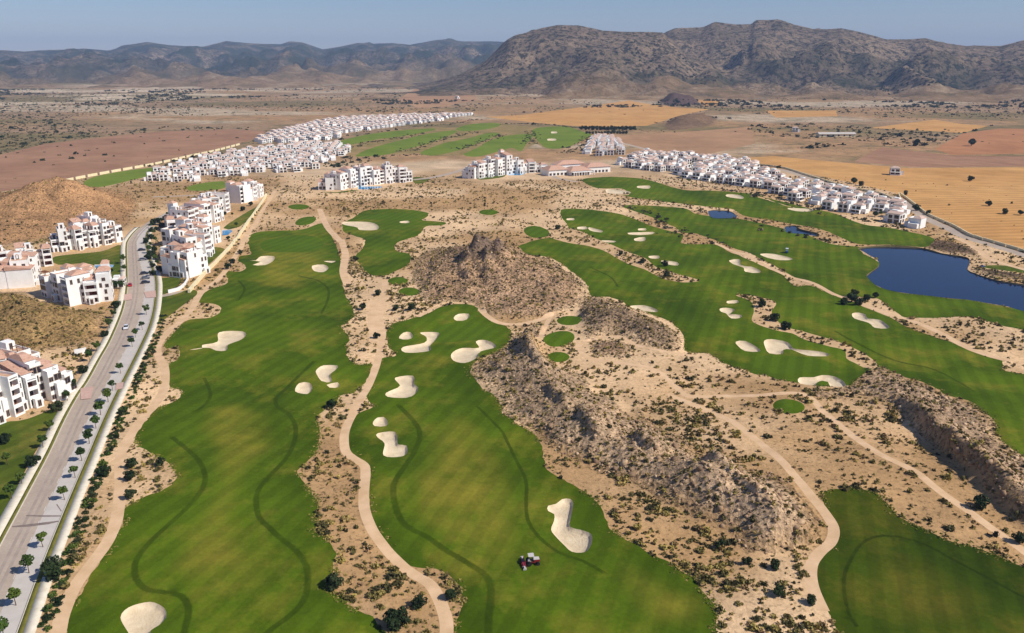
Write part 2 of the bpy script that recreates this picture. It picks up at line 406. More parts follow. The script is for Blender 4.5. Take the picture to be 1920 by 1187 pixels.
# ploughed and stubble fields on the plain
for m, s in (('field_purple', 'T -400,960 0,862 250,800 600,760 900,730 1300,720 1480,730 1400,780 1100,858 800,922 460,990 200,1042 0,1075 -400,1140'),
             ('field_straw', 'V 260,885 500,868 900,905 1250,935 1899,930 2600,930 C 2400,330 1688,320 1640,318 1560,292 1440,258 1320,195 1200,125 1120,75 1050,30 900,-5 V 700,965 450,915'),
             ('field_straw', 'V 1040,712 1400,665 1560,690 1700,700 1560,740 1300,725'),
             ('field_red', 'V 1560,742 1760,715 2300,720 2600,860 1899,855 1500,862 1400,830'),
             ('field_straw', 'U 790,650 1000,640 1300,600 1600,560 1850,600 2050,612 1900,640 1700,700 1400,708 1150,690'),
             ('field_straw', 'V 70,550 200,548 215,590 120,595'),
             ('field_brown', 'U 1480,760 1899,735 V 380,705 400,800 100,866 U 1750,850 1600,800'),
             ('field_straw', 'V 460,618 855,615 860,648 520,655'),
             ('field_purple', 'V 1100,820 1500,865 1899,870 2600,880 2600,925 1899,925 1300,930 950,900'),
             ('field_brown', 'U 450,480 700,470 760,560 600,590 430,600 300,560')):
    area('field', m, s, smooth=False, kind='structure')

FW1 = ('A 1245,235 1290,222 1400,215 1500,205 1600,180 1640,240 1680,330 O 640,500 645,545 662,578 662,592 648,606 640,615 655,632 650,650 652,668 668,682 697,680 690,705 672,725 660,735 640,738 620,760 '
       'D 1630,60 1580,110 1590,200 1560,300 1480,370 1490,400 1540,460 1575,520 1580,580 1570,660 1580,690 1650,750 1670,790 1660,860 1650,920 1650,970 1700,1000 E 50,1050 130,1090 200,1150 215,1187 O 735,1260 735,1330 100,1330 112,1260 '
       'D 330,1187 345,1100 420,960 500,830 580,700 610,620 620,570 700,520 800,480 870,430 880,390 840,340 800,310 740,280 690,250 670,220 690,180 740,110 780,70 A 820,1080 890,1040 900,1010 840,990 830,940 830,880 880,850 885,800 810,790 '
       '880,700 930,660 1040,645 1090,610 1070,580 990,575 980,550 1040,510 1120,480 1120,440 1110,420 1190,425 1215,400 1180,370 1190,345 1240,335 1235,300 1225,270')
FW2 = ('B 220,740 230,700 260,670 340,650 430,620 480,590 560,575 640,580 690,600 720,640 780,660 830,690 840,740 830,770 800,800 770,830 720,850 680,870 640,900 650,940 700,990 750,1020 790,1080 800,1120 850,1150 '
       'E 860,135 930,170 980,220 1000,270 1020,330 1030,370 1100,420 1190,470 1270,540 1310,600 1340,670 1400,710 1480,760 1560,800 1650,850 F 0,885 40,900 90,960 150,1040 170,1100 180,1187 O 1355,1260 1355,1330 860,1330 850,1260 '
       'E 555,1187 560,1120 600,1020 590,960 540,890 470,855 370,850 300,830 230,760 160,640 140,560 135,480 140,380 130,340 60,290 30,250 35,170 60,110 100,70 160,45 B 130,1035 165,900 205,840 270,825 240,790')
GR3 = 'B 10,180 60,150 130,115 300,110 420,125 420,150 400,165 510,175 500,190 420,200 400,220 370,245 270,275 275,310 330,330 345,360 330,395 270,420 200,440 130,430 100,390 70,340 110,290 110,260 20,230 5,200'
FW4 = ('B 880,295 960,265 1040,248 1120,200 1090,150 1090,115 1160,110 1230,115 1350,130 1430,150 1530,190 1600,210 1688,235 C 0,285 160,285 250,330 400,400 500,440 560,490 640,490 780,550 900,600 1050,660 1110,700 1230,740 1400,790 1500,830 1580,850 1590,890 1650,920 2100,1010 '
       'F 2100,520 1900,420 1700,310 1620,250 1560,190 1560,140 1480,80 1340,0 C 1480,1110 1400,1060 1300,1030 1200,970 1100,940 1000,895 940,900 890,930 850,960 810,985 700,985 580,970 470,955 420,930 370,930 300,900 210,870 130,820 20,810 '
       'B 1688,740 1640,680 1560,640 1430,600 1400,580 1330,550 1240,545 1210,480 1180,450 1100,390 1050,360 1000,345 930,340 890,310')
FW7A = ('B 1395,100 1450,90 1688,105 C 60,130 130,142 270,155 400,185 510,215 640,250 720,290 870,300 880,325 960,370 972,390 918,440 960,490 1080,520 1280,550 1500,575 1688,605 2000,650 2000,760 1688,710 1500,670 1400,650 1200,650 1100,645 1020,600 960,560 870,545 740,530 '
        '620,470 540,440 400,370 280,310 170,270 60,230 0,225 B 1650,200 1560,160 1480,130')
FW7B = ('U 1340,1000 1450,985 1560,985 1700,1000 1899,1055 V 150,1060 400,1080 480,1110 560,1140 640,1160 C 330,40 480,70 600,100 740,130 820,160 900,190 1000,200 1100,215 1230,250 1240,275 1200,300 1000,292 870,285 820,270 700,220 600,195 440,165 300,140 240,110 130,100 0,85 '
        'B 1560,70 1450,55 1380,40 U 1600,1085 1560,1050 1420,1045')
FW8 = 'F 690,500 720,488 800,482 880,488 960,510 1010,550 1060,600 1140,650 1230,690 1350,740 1450,765 1560,795 1700,850 2000,940 2000,1500 800,1500 790,1300 780,1180 700,1060 660,980 650,880 680,810 740,770 760,720 745,660 700,570 685,520'
for s in (FW1, FW2, GR3, FW4, FW7A, FW7B, FW8): area('fairway', 'fairway_grass_dark' if s is FW8 else 'fairway_grass', s, kind='structure', turf=True)
area('fairway', 'far_rough', 'U -10,783 200,738 480,710 640,708 730,686 870,683 960,698 1100,706 1250,701 1350,731 1395,750 1320,794 1250,824 1150,830 1080,802 1000,844 900,840 760,874 680,864 500,869 440,854 250,864 120,874 60,870 -10,818', kind='structure')
for s in ('U -10,785 200,740 480,715 520,722 360,755 200,775 80,800 -10,812', 'U 80,865 180,820 350,775 480,745 620,725 640,735 560,770 480,800 360,830 250,860 120,870',
          'U 640,715 730,690 860,685 880,700 800,720 680,730', 'U 440,850 560,800 700,770 820,740 880,745 800,780 700,820 600,850 500,865',
          'U 680,860 760,820 830,780 920,755 1040,745 1070,755 1030,800 1000,840 950,822 900,835 760,870', 'U 1060,735 1100,710 1250,705 1350,735 1390,750 1320,790 1250,820 1150,825 1100,790',
          'T 470,1010 540,980 700,950 880,930 940,935 860,970 700,1010 560,1040 480,1035', 'T -40,1090 200,1055 330,1035 250,1065 100,1085 -40,1106', 'T 1040,1040 1150,1015 1260,1010 1250,1045 1150,1060 1060,1060', 'T 990,915 1080,900 1060,920 1000,930'):
    area('fairway', 'far_grass', s, kind='structure')
# longer grass left between the mown bands, and the dry middle of the centre fairway
CUT = []; WARM = [plan(s) for s in ('E 380,300 300,400 290,520 340,640 450,700 620,800 740,900 860,900 980,780 920,640 900,450 860,330 780,220 680,120 560,60 450,150', 'F 900,800 1000,760 1150,780 1350,880 1600,1020 1500,1187 1000,1187 880,1000', 'D 1000,60 1200,20 1380,100 1400,250 1250,400 1200,560 1300,720 1420,900 1300,1050 1000,1000 760,900 900,680 1040,480 1020,300 950,180', 'A 1250,250 1600,220 1640,400 1500,520 1250,500', 'F 200,960 0,930 E 1400,800 1300,900 1500,1187 F 150,1187')]
for s, w in (('A 1010,950 1040,1020 1020,1070 960,1120', 1.6), ('D 860,215 930,270 990,330 1020,400 1010,470 940,550 860,630 780,700 700,790 670,860 690,940 760,980 860,985 920,1020 940,1080 925,1150 900,1260', 1.9),
             ('A 1550,870 1500,920 1430,990 1370,1040 1370,1090 D 1430,90 1470,150 1465,220 1430,300 1370,370 1300,440 1275,520 1290,600 1350,670 1440,750 1510,820 1530,900 1530,980 1490,1060 1420,1120 1320,1187 1250,1240', 1.9),
             ('E 290,50 370,140 390,200 360,280 300,370 260,450 270,550 320,640 430,700 520,760 620,820 700,870 740,930 745,1000 735,1080 730,1187 730,1260', 2.2),
             ('E 680,60 730,110 800,180 840,260 880,340 920,420 920,540 930,620 980,690 1080,770 1200,820 1300,880', 1.3),
             ('A 1480,440 1560,460 1620,500 1620,560 1590,620', 1.6), ('A 1180,470 1210,510 1180,560', 1.5),
             ('F 1700,1000 1500,900 1300,800 1150,730 1000,710 900,740 840,820 800,940 830,1100 900,1187', 1.1),
             ('C 760,720 900,790 1050,850 1250,900 1420,1000', 1.8), ('B 1240,400 1330,440 1370,500', 1.6)):
    CUT.append((catmull(plan(s), False, lambda p: 4.0), w*.64))
for s in ('A -120,1210 20,1165 130,1150 300,1080 350,1050 340,1110 300,1187 D 200,250 100,430 0,640 -200,960 -260,140', 'A 760,460 880,450 890,480 830,525 775,535', 'A 772,550 940,510 975,530 900,590 775,680 770,620',
          'A 270,345 500,320 600,290 620,400 610,445 545,455 520,420 430,380 290,385', 'A 1180,150 1290,90 1275,120 1180,200 1105,205', 'A 1030,310 1110,310 1050,370 1000,400', 'U 405,985 490,995 450,1020 405,1018',
          'V 850,1062 960,1070 1110,1110 1000,1115', 'U 760,985 900,965 900,985 780,1000', 'W 200,780 420,790 640,760 820,755 640,785 400,805'):
    area('lawn', 'lawn_grass', s, kind='structure')
area('sand_waste', 'waste_sand', 'B 1000,230 1040,210 1110,200 1180,215 1260,250 1350,290 1440,330 1500,355 1560,400 1620,420 1688,440 C 30,445 85,465 60,475 0,478 B 1600,460 1560,440 1500,410 1430,385 1360,350 1290,310 1200,285 1100,270 1040,252', kind='structure')
area('sand_waste', 'waste_sand', 'C 262,538 320,533 400,548 462,578 440,625 500,690 570,708 700,742 800,775 900,818 965,868 940,902 850,862 812,842 800,802 730,787 600,748 540,722 460,712 380,692 342,662 352,612 332,566', kind='structure')
area('lawn', 'lawn_grass', 'C 1470,390 1600,390 1800,430 1800,450 1680,430 1560,410', kind='structure')
for cx, cy, rx, ry, tl in ((746, 526, 19, 8, 0), (767, 546, 20, 8, 0), (1006, 434, 24, 12, 0.1), (916, 398, 18, 5, 0), (1068, 598, 24, 9, 0), (1048, 635, 30, 16, -0.2), (1047, 672, 21, 10, 0), (1479, 763, 30, 13, 0.1), (560, 388, 20, 5, 0), (573, 414, 20, 7, -0.2)):
    area('tee_box', 'tee_grass', poly=ellipse(cx, cy, rx, ry, tl), kind='structure', raise_=0.35)
for s in ('B 440,715 480,680 560,660 650,665 730,690 760,720 700,750 600,760 500,765 450,750', 'C 330,850 420,825 560,830 700,855 740,880 700,905 600,915 480,920 390,900', 'A 1290,270 1400,245 1540,240 1600,270 1560,310 1420,320 1310,310', 'B 110,150 200,130 330,128 380,145 330,165 200,160', 'E 1000,1000 1050,980 1120,1010 1160,1060 1100,1090 1030,1060', 'F 900,900 1000,850 1150,860 1250,920 1200,1000 1050,1010 940,980'):
    if s[0] in 'BCA': area('putting_green', 'tee_grass', s, kind='structure')
# sand bunkers
BUNK = [
 ('oval pale bunker at the near end of the left fairway', 'D 600,1110 640,1060 720,1035 770,1035 820,1065 828,1110 790,1150 750,1175 745,1215 650,1215 640,1187'),
 ('long boot-shaped pale bunker right of the mower', 'E 1030,550 1070,540 1100,518 1140,518 1155,540 1145,600 1140,650 1190,665 1245,690 1245,740 1215,775 1150,770 1110,735 1070,695 1045,660 1060,620 1060,590 1030,575'),
 ('square notched bunker inside the bend of the cart path', 'E 180,185 265,178 280,225 285,240 325,245 325,285 280,300 210,295 215,235 180,205'),
 ('small dome-shaped bunker just above the notched one by the cart path', 'E 158,130 180,105 210,102 230,125 225,150 165,150'),
 ('hammer-shaped bunker in the upper part of the centre fairway', 'B 220,1010 260,990 290,970 265,935 355,928 360,965 380,980 365,1015 320,1035 230,1030'),
 ('L-shaped bunker below the centre green', 'B 305,785 410,765 420,735 390,710 480,708 470,745 440,780 435,812 315,812'),
 ('tiny bunker left of the L-shaped one by the centre green', 'B 285,745 305,715 340,710 355,735 330,750'),
 ('wide lobed bunker against the foot of the dark ridge', 'B 545,830 600,800 680,800 665,765 700,757 740,770 765,800 690,825 670,860 610,880 555,865'),
 ('small bunker at the top of the centre green below the rocky knoll', 'B 555,640 580,622 630,620 630,640 600,653 570,653'),
 ('hooked bunker on the left edge of the left fairway', 'A 935,808 1000,803 1000,785 1075,770 1085,720 1200,715 1215,740 1180,765 1130,785 1120,815 1070,815 1040,802 995,800'),
 ('upper bunker of three on the right side of the left fairway', 'A 1565,910 1600,885 1668,885 1665,905 1635,930 1640,965 1590,965 1565,930'),
 ('round bunker lowest of three on the right side of the left fairway', 'A 1460,1015 1480,978 1530,975 1545,1000 1520,1025'),
 ('sliver bunker beside the upper of three on the left fairway', 'A 1615,980 1670,965 1675,985 1630,990'),
 ('bunker near the top left corner of the left fairway', 'A 1225,368 1265,370 1290,345 1355,345 1350,375 1310,395 1250,395 1290,380'),
 ('bunker near the top right corner of the left fairway', 'A 1545,395 1600,390 1625,405 1600,425 1555,420'),
 ('thin bunker above the one in the top right corner of the left fairway', 'A 1600,370 1660,368 1640,380'),
 ('broad bunker on the left of the green above the rocky knoll', 'B 10,175 130,172 180,190 175,215 90,215 80,205 15,190'),
 ('small bunker on top of the green left of the rocky knoll', 'B 290,172 330,168 335,180 295,180'),
 ('two-lobed bunker below the pale path in the right fairways', 'C 230,365 280,362 290,395 340,400 380,415 380,428 310,425 300,405 250,390'),
 ('long thin bunker above the pale path beside the golf cart', 'C 385,338 450,335 540,352 530,365 480,368 400,350'),
 ('tiny bunker above the hooked sandy strip in the right fairway', 'C 220,565 270,562 275,575 225,578'),
 ('S-shaped bunker left of the hooked sandy strip', 'C 183,605 215,598 255,605 250,618 235,630 290,635 285,650 240,652 215,628 190,620'),
 ('short bunker left of the long tailed bunker in the right green', 'C 262,768 310,765 380,795 375,808 310,805 275,785'),
 ('long tailed bunker on the right green', 'C 405,760 440,752 520,765 550,795 620,805 715,820 715,835 620,832 540,800 500,800 495,818 430,815 405,780'),
 ('arched bunker at the lower edge of the right green', 'C 578,940 650,938 690,928 750,935 800,965 800,988 730,985 720,962 690,955 665,965 660,980 580,972'),
 ('elongated bunker below the clump of dark trees near the lake', 'C 838,630 870,625 905,635 915,655 975,660 1015,690 1015,705 950,700 920,675 850,655'),
 ('small bunker on the uppermost right fairway below the villas', 'C 220,38 270,40 300,50 295,60 220,50'),
 ('thin bunker on the right of the uppermost fairway below the villas', 'C 520,105 640,110 640,122 560,120'),
 ('first small bunker at the left of the upper middle fairway', 'B 1170,197 1210,195 1215,207 1170,207'),
 ('slanting small bunker right of the first in the upper middle fairway', 'B 1225,198 1290,212 1285,222 1230,212'),
 ('tiny bunker at the far left tip of the upper middle fairway', 'B 1115,155 1150,153 1150,163 1118,163'),
 ('tiny bunker above the flat wide one on the upper middle fairway', 'B 1470,206 1505,204 1505,216 1470,216'),
 ('flat wide bunker on the upper middle fairway', 'B 1415,228 1540,222 1540,232 1480,238 1420,234'),
 ('bunker below the flat wide one on the upper middle fairway', 'B 1450,255 1500,250 1500,270 1455,268'),
 ('bunker on the upper edge of the sandy strip right of the knoll', 'B 1520,345 1570,345 1570,360 1530,358'),
 ('long bunker near the tip of the sandy strip right of the knoll', 'B 1580,370 1660,375 1665,390 1620,388'),
 ('faint small bunker above the sandy strip right of the knoll', 'B 1290,260 1355,262 1350,270 1295,268'),
 ('thin bunker at the foot of the scrubby mound in the right fairway', 'B 1430,592 1500,590 1560,610 1560,622 1500,618 1440,605'),
 ('bunker on the left corner of the uppermost right fairway', 'U 1480,1052 1600,1065 1595,1078 1485,1075'),
 ('small bunker in the middle of the uppermost right fairway', 'U 1650,1035 1715,1033 1710,1050 1650,1045'),
 ('tiny far bunker on the distant green above the clubhouse', 'U 1150,772 1192,772 1192,782 1150,782'),
 ('tiny far bunker at the back of the distant green', 'U 1170,732 1198,732 1198,742 1170,742')]
for lab, s in BUNK: area('sand_bunker', 'bunker_sand', s, label=lab, cat='bunker', group='sand bunkers of the golf course', bunker=True)
area('tee_box', 'tee_grass', 'C 665,966 690,957 718,963 728,986 664,984', kind='structure')
# paths
P1 = 'O 92,1330 D 270,1240 290,1187 310,1100 370,960 450,850 530,740 575,640 590,560 600,480 600,400 600,320 640,220 700,130 770,50 A 810,1000 815,900 790,850 780,790 830,720 900,660 950,600 1000,520 1090,450 1150,370 1195,290 1215,240 1260,190 1290,130 1330,70 1360,20'
P2 = 'E 535,1330 525,1187 520,1100 490,1010 440,930 360,880 290,830 210,750 150,660 115,560 112,480 120,380 110,340 60,310 20,270 15,190 40,120 70,60 B 60,1090 120,1000 165,900 185,830 195,770 205,720 190,640 210,570 215,500 215,460'
ribbon('path', 'path_dust', P1, 2.9, kind='structure'); ribbon('path', 'path_dust', P2, 2.7, kind='structure')
for s, w in (('B 380,640 440,605 480,585', 2.2), ('B 690,600 760,655 860,668 960,652 1050,622', 3.0), ('C 150,274 280,330 400,392 520,440 640,475 740,525 800,552', 2.6), ('C 895,588 1000,625 1120,660 1250,715 1380,780 1480,820 1600,850', 3.4),
             ('B 1170,770 1200,840 1300,868 1400,880 1550,910 1650,980 C 30,1030 200,1028 400,1030 600,1030 690,1110 F 720,100 800,170 900,250 1000,320 1150,400 1280,500 1430,600 1560,690 1700,780 2000,980', 2.5),
             ('B 1200,770 1280,745 1380,745 1470,790 1560,812 1688,822', 2.0), ('F -60,0 100,60 250,130 400,250 500,350 620,490 700,580 750,660 740,730 680,790 640,860 645,960 700,1080', 2.6),
             ('C 1330,245 1440,300 1500,350 1600,385 1700,415', 3.6), ('B 0,260 20,330 10,420 30,480', 4.0), ('A 1580,110 1620,200 1688,270', 4.0), ('B 1040,620 1000,700 980,770', 2.0), ('B 170,560 160,650 170,760', 5.0)):
    ribbon('path', 'path_dust', s, w, kind='structure')
# the avenue and the perimeter road
KR = catmull(plan('O -30,1330 0,1262 30,1187 73,1070 122,950 160,862 193,785 224,721 243,684 262,646 277,612 286,577 290,540 288,517 282,502 275,475 271,452 277,431 303,413 330,395 360,380'), False, STEP)
KL = catmull(plan('O -170,1330 -130,1270 -85,1187 0,1026 56,921 94,849 124,785 149,740 167,714 190,672 209,638 227,596 235,570 240,540 240,502 239,464 243,449 258,431 281,414 303,403 330,389 360,376'), False, STEP)
REG.append(dict(name='road', mat='asphalt', poly=np.vstack([KR, KL[::-1]]), kind='structure'))
ROAD2 = catmull(plan('U 1490,775 1600,806 1800,852 V 150,890 400,928 560,947 700,990 900,1050 1100,1090 1200,1140 C 1050,50 1120,95 1200,155 1320,208 1430,262 1560,302 1680,340 1900,420'), False, STEP)
ribbon('road', 'asphalt', line=ROAD2, width=7.0, smooth=False, kind='structure')
for s, w in (('T 850,1095 1000,1090 1200,1080', 5.0), ('U 400,1000 520,985 640,955 700,935', 7.0), ('A 770,545 830,535 880,520', 4.0), ('U 1300,1010 1200,990 1150,960', 5.0)):
    ribbon('road', 'asphalt', s, w, kind='structure')
LAKE = [catmull(plan(s), True, STEP) for s in ('C 870,305 1000,295 1180,305 1280,330 1400,350 1420,370 1410,410 1450,430 1560,465 1688,485 2000,540 2000,690 1688,605 1500,575 1280,550 1080,520 960,490 910,445 920,430 970,390 960,365 900,330',
         'C 128,118 185,116 240,123 268,150 205,153 145,151', 'C 508,195 560,193 578,212 672,234 665,247 590,239 512,228')]
POOL = [plan(s) for s in ('Y 1050,572 1160,568 1270,570 1255,600 1150,625 1060,632', 'Z 868,600 965,595 985,612 935,650 870,655', 'U 915,962 980,957 1025,965 1000,975 925,975', 'W 800,690 1180,690 1200,712 960,745 800,742')]
for P in LAKE: REG.append(dict(name='lake_bed', mat='bank_mud', poly=P, kind='structure', lake=1.6))
for P in POOL: REG.append(dict(name='pool_basin', mat='pool_tile', poly=resample(P, True, STEP), kind='structure', lake=1.2))

# ------------------------------------------------------------------ relief
HILLS = []
def hill(s, ridge, power=0.85, rough=0.3, soil=None, seed=0, rocky=1.0):
    rp = [r.split(':') for r in ridge.split('|')]
    pts = np.array([pl1(a) for a, _ in rp]); h = [float(b) for _, b in rp]
    HILLS.append(dict(poly=catmull(plan(s), True, STEP), ridge=pts, h=h, power=power, rough=rough, soil=soil, seed=seed, rocky=rocky))
hill('B 350,420 370,360 440,310 530,300 600,292 670,285 760,285 840,300 880,310 930,340 1000,350 1050,370 1120,420 1180,460 1205,500 1210,545 1180,590 1100,610 1050,620 960,640 830,640 740,620 690,590 640,575 560,570 480,575 400,560 380,500 350,470',
     'B 500,480:4.5|B 620,440:8.5|B 690,428:13|B 770,428:12.5|B 850,450:9|B 980,490:7|B 1100,530:4', 0.9, 0.3, lin(198, 160, 124), 3)
hill('B 640,900 700,870 770,830 830,780 850,740 900,720 940,690 980,670 1000,700 965,760 965,820 1000,870 1060,900 1140,905 1220,960 1240,1010 1300,1030 1350,1060 1400,1110 1460,1150 E 1480,60 1560,150 1700,210 F 60,285 200,320 330,370 450,400 530,450 600,520 660,600 690,650 670,720 600,770 500,790 '
     '380,790 290,770 270,720 180,650 60,620 0,570 E 1650,560 1550,500 1440,440 1300,400 1200,340 1100,300 1030,260 990,210 930,150 850,130 800,90 B 800,1120 790,1050 750,1000 690,970 650,940',
     'B 930,790:3.0|B 925,860:5.2|B 950,940:6|B 1060,1040:4.5|E 1140,150:4|E 1210,215:6|E 1300,260:4|E 1450,300:4.5|E 1600,360:4.5|F 60,460:6|F 200,520:5.5|F 340,610:6|F 470,690:4.5|F 560,720:2.5', 0.9, 0.5, lin(198, 166, 132), 11)
hill('C 640,1010 800,990 860,960 880,920 960,880 1000,895 1100,945 1200,975 1300,1035 1400,1065 1480,1115 1560,1187 F 1560,140 1555,190 1620,260 1700,320 1950,440 1950,860 1700,650 1640,605 1560,545 1450,430 1350,355 1250,265 1150,180 1090,110 1060,60 C 1060,1100 900,1040 700,1050',
     'C 900,1000:1.5|C 1040,1040:2|F 1160,135:2.6|F 1300,255:3.4|F 1440,365:4|F 1580,485:4|F 1730,605:4|F 1990,800:4', 0.9, 0.34, lin(192, 160, 128), 23)
hill('B 1190,560 1250,548 1330,560 1400,590 1480,640 1560,660 1640,710 1680,760 1670,810 1560,808 1470,780 1380,738 1280,738 1220,755 1200,700 1180,640', 'B 1240,640:5|B 1400,690:6|B 1560,740:5|B 1630,770:3', 0.9, 0.3, lin(190, 158, 124), 31)
hill('B 1230,790 1290,760 1390,765 1450,800 1430,850 1330,850 1260,840', 'B 1300,800:1.5|B 1400,810:1.5', 1, 0.3, lin(176, 142, 110), 37)
hill('A -260,80 0,45 100,40 250,25 450,0 620,30 690,90 640,190 600,200 500,170 400,180 250,250 100,280 -100,330 -260,360', 'A -150,200:9|A 60,160:14|A 200,135:20|A 320,122:24|A 430,110:17|A 560,100:9', 0.85, 0.22, lin(186, 142, 100), 41, 0.4)
hill('A -200,560 60,525 150,535 220,570 340,605 420,612 520,620 510,690 460,770 300,800 -200,850', 'A -100,690:13|A 100,680:12|A 260,700:9|A 400,700:5', 1.0, 0.25, lin(166, 134, 88), 47, 0.3)
hill('C 1190,282 1280,266 1400,292 1480,330 1468,356 1400,343 1280,326 1190,303', 'C 1250,292:1.5|C 1350,310:2|C 1430,335:1.5', 1, 0.3, lin(120, 96, 76), 53)
hill('C 1425,405 1500,408 1600,430 1688,448 1900,500 1900,515 1688,476 1560,453 1450,425', 'C 1480,420:1.2|C 1600,442:1.5|C 1800,490:1.5', 1, 0.3, lin(110, 90, 70), 59)
hill('V -60,650 60,640 190,650 180,690 60,715 -100,720', 'V -20,690:12|V 100,680:16', 1, 0.3, lin(140, 112, 88), 61, 0.5)
hill('U 1770,560 1840,545 1960,560 2000,580 1899,590 1800,588', 'U 1830,572:26|U 1930,574:20', 1, 0.3, lin(108, 86, 80), 67, 0.5)
ROADC = np.vstack([(KR[::6])]); ROADL = KL[::6]
def Hf(X, Y, detail=True):
    X = np.asarray(X, float); Y = np.asarray(Y, float); d = np.hypot(X, Y)
    near = d < 800
    z = np.zeros(X.shape)
    if near.any():
        x, y = X[near], Y[near]
        dr = np.minimum(dist_line(x, y, ROADC), dist_line(x, y, ROADL))
        m = sstep(dr, 14, 45)*(1-sstep(d[near], 480, 680))
        z[near] = m*(1.5*fbm(x/46, y/46, 5, 3) + 0.35*fbm(x/13, y/13, 9, 2))
    far = d > 1400
    if far.any():
        z[far] += sstep(d[far], 1400, 2600)*9*np.maximum(fbm(X[far]/420, Y[far]/420, 77, 4), -0.1)
    for h in HILLS:
        P = h['poly']
        bb = (X > P[:, 0].min()) & (X < P[:, 0].max()) & (Y > P[:, 1].min()) & (Y < P[:, 1].max())
        if not bb.any(): continue
        idx = np.where(bb)[0] if X.ndim == 1 else None
        x, y = X[bb], Y[bb]; ins = pip(x, y, P)
        if not ins.any(): continue
        sub = idx[ins]; x, y = x[ins], y[ins]
        do = dist_line(x, y, P, True); dr, hr = dist_line(x, y, h['ridge'], False, h['h'])
        t = do/(do+dr+1e-6); hmax = max(h['h'])
        sc = 9.0 if hmax < 30 else 60
        v = hr*(0.3*t + 0.7*sstep(t, 0, 1))**h['power']
        e = np.minimum(1, t*2.2)
        v = v*(1 + h['rough']*fbm(x/(sc*1.8), y/(sc*1.8), h['seed'], 4))
        v = v + e*h['rocky']*(ridged(x/sc, y/sc, h['seed']+5, 4)-0.55)*min(hmax*0.36, 3.6)
        z[sub] = np.maximum(z[sub], 0) + np.maximum(v, 0.0)
    return z

# crag on top of the knoll: steps of bare rock
CR = [(pl1('B 640,438'), 6.5, 2.6), (pl1('B 690,425'), 5.5, 3.6), (pl1('B 760,425'), 6.5, 2.4), (pl1('B 725,452'), 4.5, 2.2)]
SCARP = [('B 925,745 890,800 890,850 920,900 965,955 1010,990', 3.0), ('E 1165,110 1180,170 1220,235 1290,290', 3.0), ('F 80,350 140,440 250,530 350,600 440,660', 2.6), ('C 1040,1050 F 1120,90 1200,190 1300,290 1400,395 1500,495 1600,585 1700,655 1900,800', 2.6),
         ('B 600,425 590,470 625,500', 2.4), ('B 655,405 650,450 690,485 720,500', 3.2), ('B 760,400 765,450 800,480', 2.6), ('E 1440,250 1480,310 1560,360', 2.6), ('B 1000,1040 1040,1100 1100,1150', 2.2)]
SCARP = [(catmull(plan(a), False, lambda p: 3.0), h) for a, h in SCARP]
def scarps(X, Y, z):
    for L, h in SCARP:
        x0, x1, y0, y1 = L[:, 0].min()-14, L[:, 0].max()+14, L[:, 1].min()-14, L[:, 1].max()+14
        ix = np.where((X > x0) & (X < x1) & (Y > y0) & (Y < y1))[0]
        if not len(ix): continue
        x, y = X[ix], Y[ix]; best = np.full(len(ix), 1e9); sg = np.zeros(len(ix)); along = np.zeros(len(ix)); n = len(L)
        for i in range(n-1):
            ax, ay = L[i]; dx, dy = L[i+1]-L[i]; t = np.clip(((x-ax)*dx+(y-ay)*dy)/(dx*dx+dy*dy), 0, 1); d = np.hypot(x-ax-t*dx, y-ay-t*dy); m = d < best
            best = np.where(m, d, best); sg = np.where(m, np.sign(dx*(y-ay)-dy*(x-ax)), sg); along = np.where(m, (i+t)/(n-1), along)
        sd = best*sg + 1.3*fbm(x/4, y/4, 333, 3)
        z[ix] += h*sstep(sd, -1.2, 1.3)*(1-sstep(sd, 2.0, 11.0))*np.minimum(1, np.minimum(along, 1-along)*6)*(0.75+0.5*vnoise(x/6, y/6, 5))
    return z
_H0 = Hf
def Hf(X, Y, detail=True):
    z = _H0(X, Y, detail)
    X = np.asarray(X, float); Y = np.asarray(Y, float)
    for c, r, h in CR:
        d = np.hypot(X-c[0], (Y-c[1])*0.8)
        m = d < r*2
        if m.any(): z[m] += h*(1-sstep(d[m] + 1.6*fbm(X[m]/3, Y[m]/3, 91, 3), r*0.45, r*0.95))
    return scarps(X, Y, z)
def H1(x, y): return float(Hf(np.array([x]), np.array([y]))[0])

# ------------------------------------------------------------------ ground sheet, cut along every outline
pts = []
d = 60.0
while d < 15000:
    s = 0.0105*d; half = 0.92*d + 90; n = int(2*half/s)
    xs = (np.arange(n)+0.5)/n*2*half - half + rng.uniform(-0.3, 0.3, n)*s
    ys = d + rng.uniform(-0.3, 0.3, n)*s
    pts.append(np.stack([xs, ys], 1)); d += s
for a in np.linspace(0, 2*math.pi, 36, endpoint=False):      # all round, out to the horizon
    for r in (150, 400, 1200, 4000, 16000):
        x, y = r*math.sin(a), r*math.cos(a)
        if y < 40 or abs(x) > 0.92*y+120: pts.append(np.array([[x, y]]))
for h in HILLS:                                                # finer on the rocky hills
    P = h['poly']; dd = np.hypot(P[:, 0], P[:, 1]).min(); s = max(0.95, dd*0.0042)
    gx, gy = np.meshgrid(np.arange(P[:, 0].min(), P[:, 0].max(), s), np.arange(P[:, 1].min(), P[:, 1].max(), s))
    gx = (gx + rng.uniform(-.3, .3, gx.shape)*s).ravel(); gy = (gy + rng.uniform(-.3, .3, gy.shape)*s).ravel()
    ok = pip(gx, gy, P) & (np.abs(gx) < 0.8*gy+40); pts.append(np.stack([gx[ok], gy[ok]], 1))
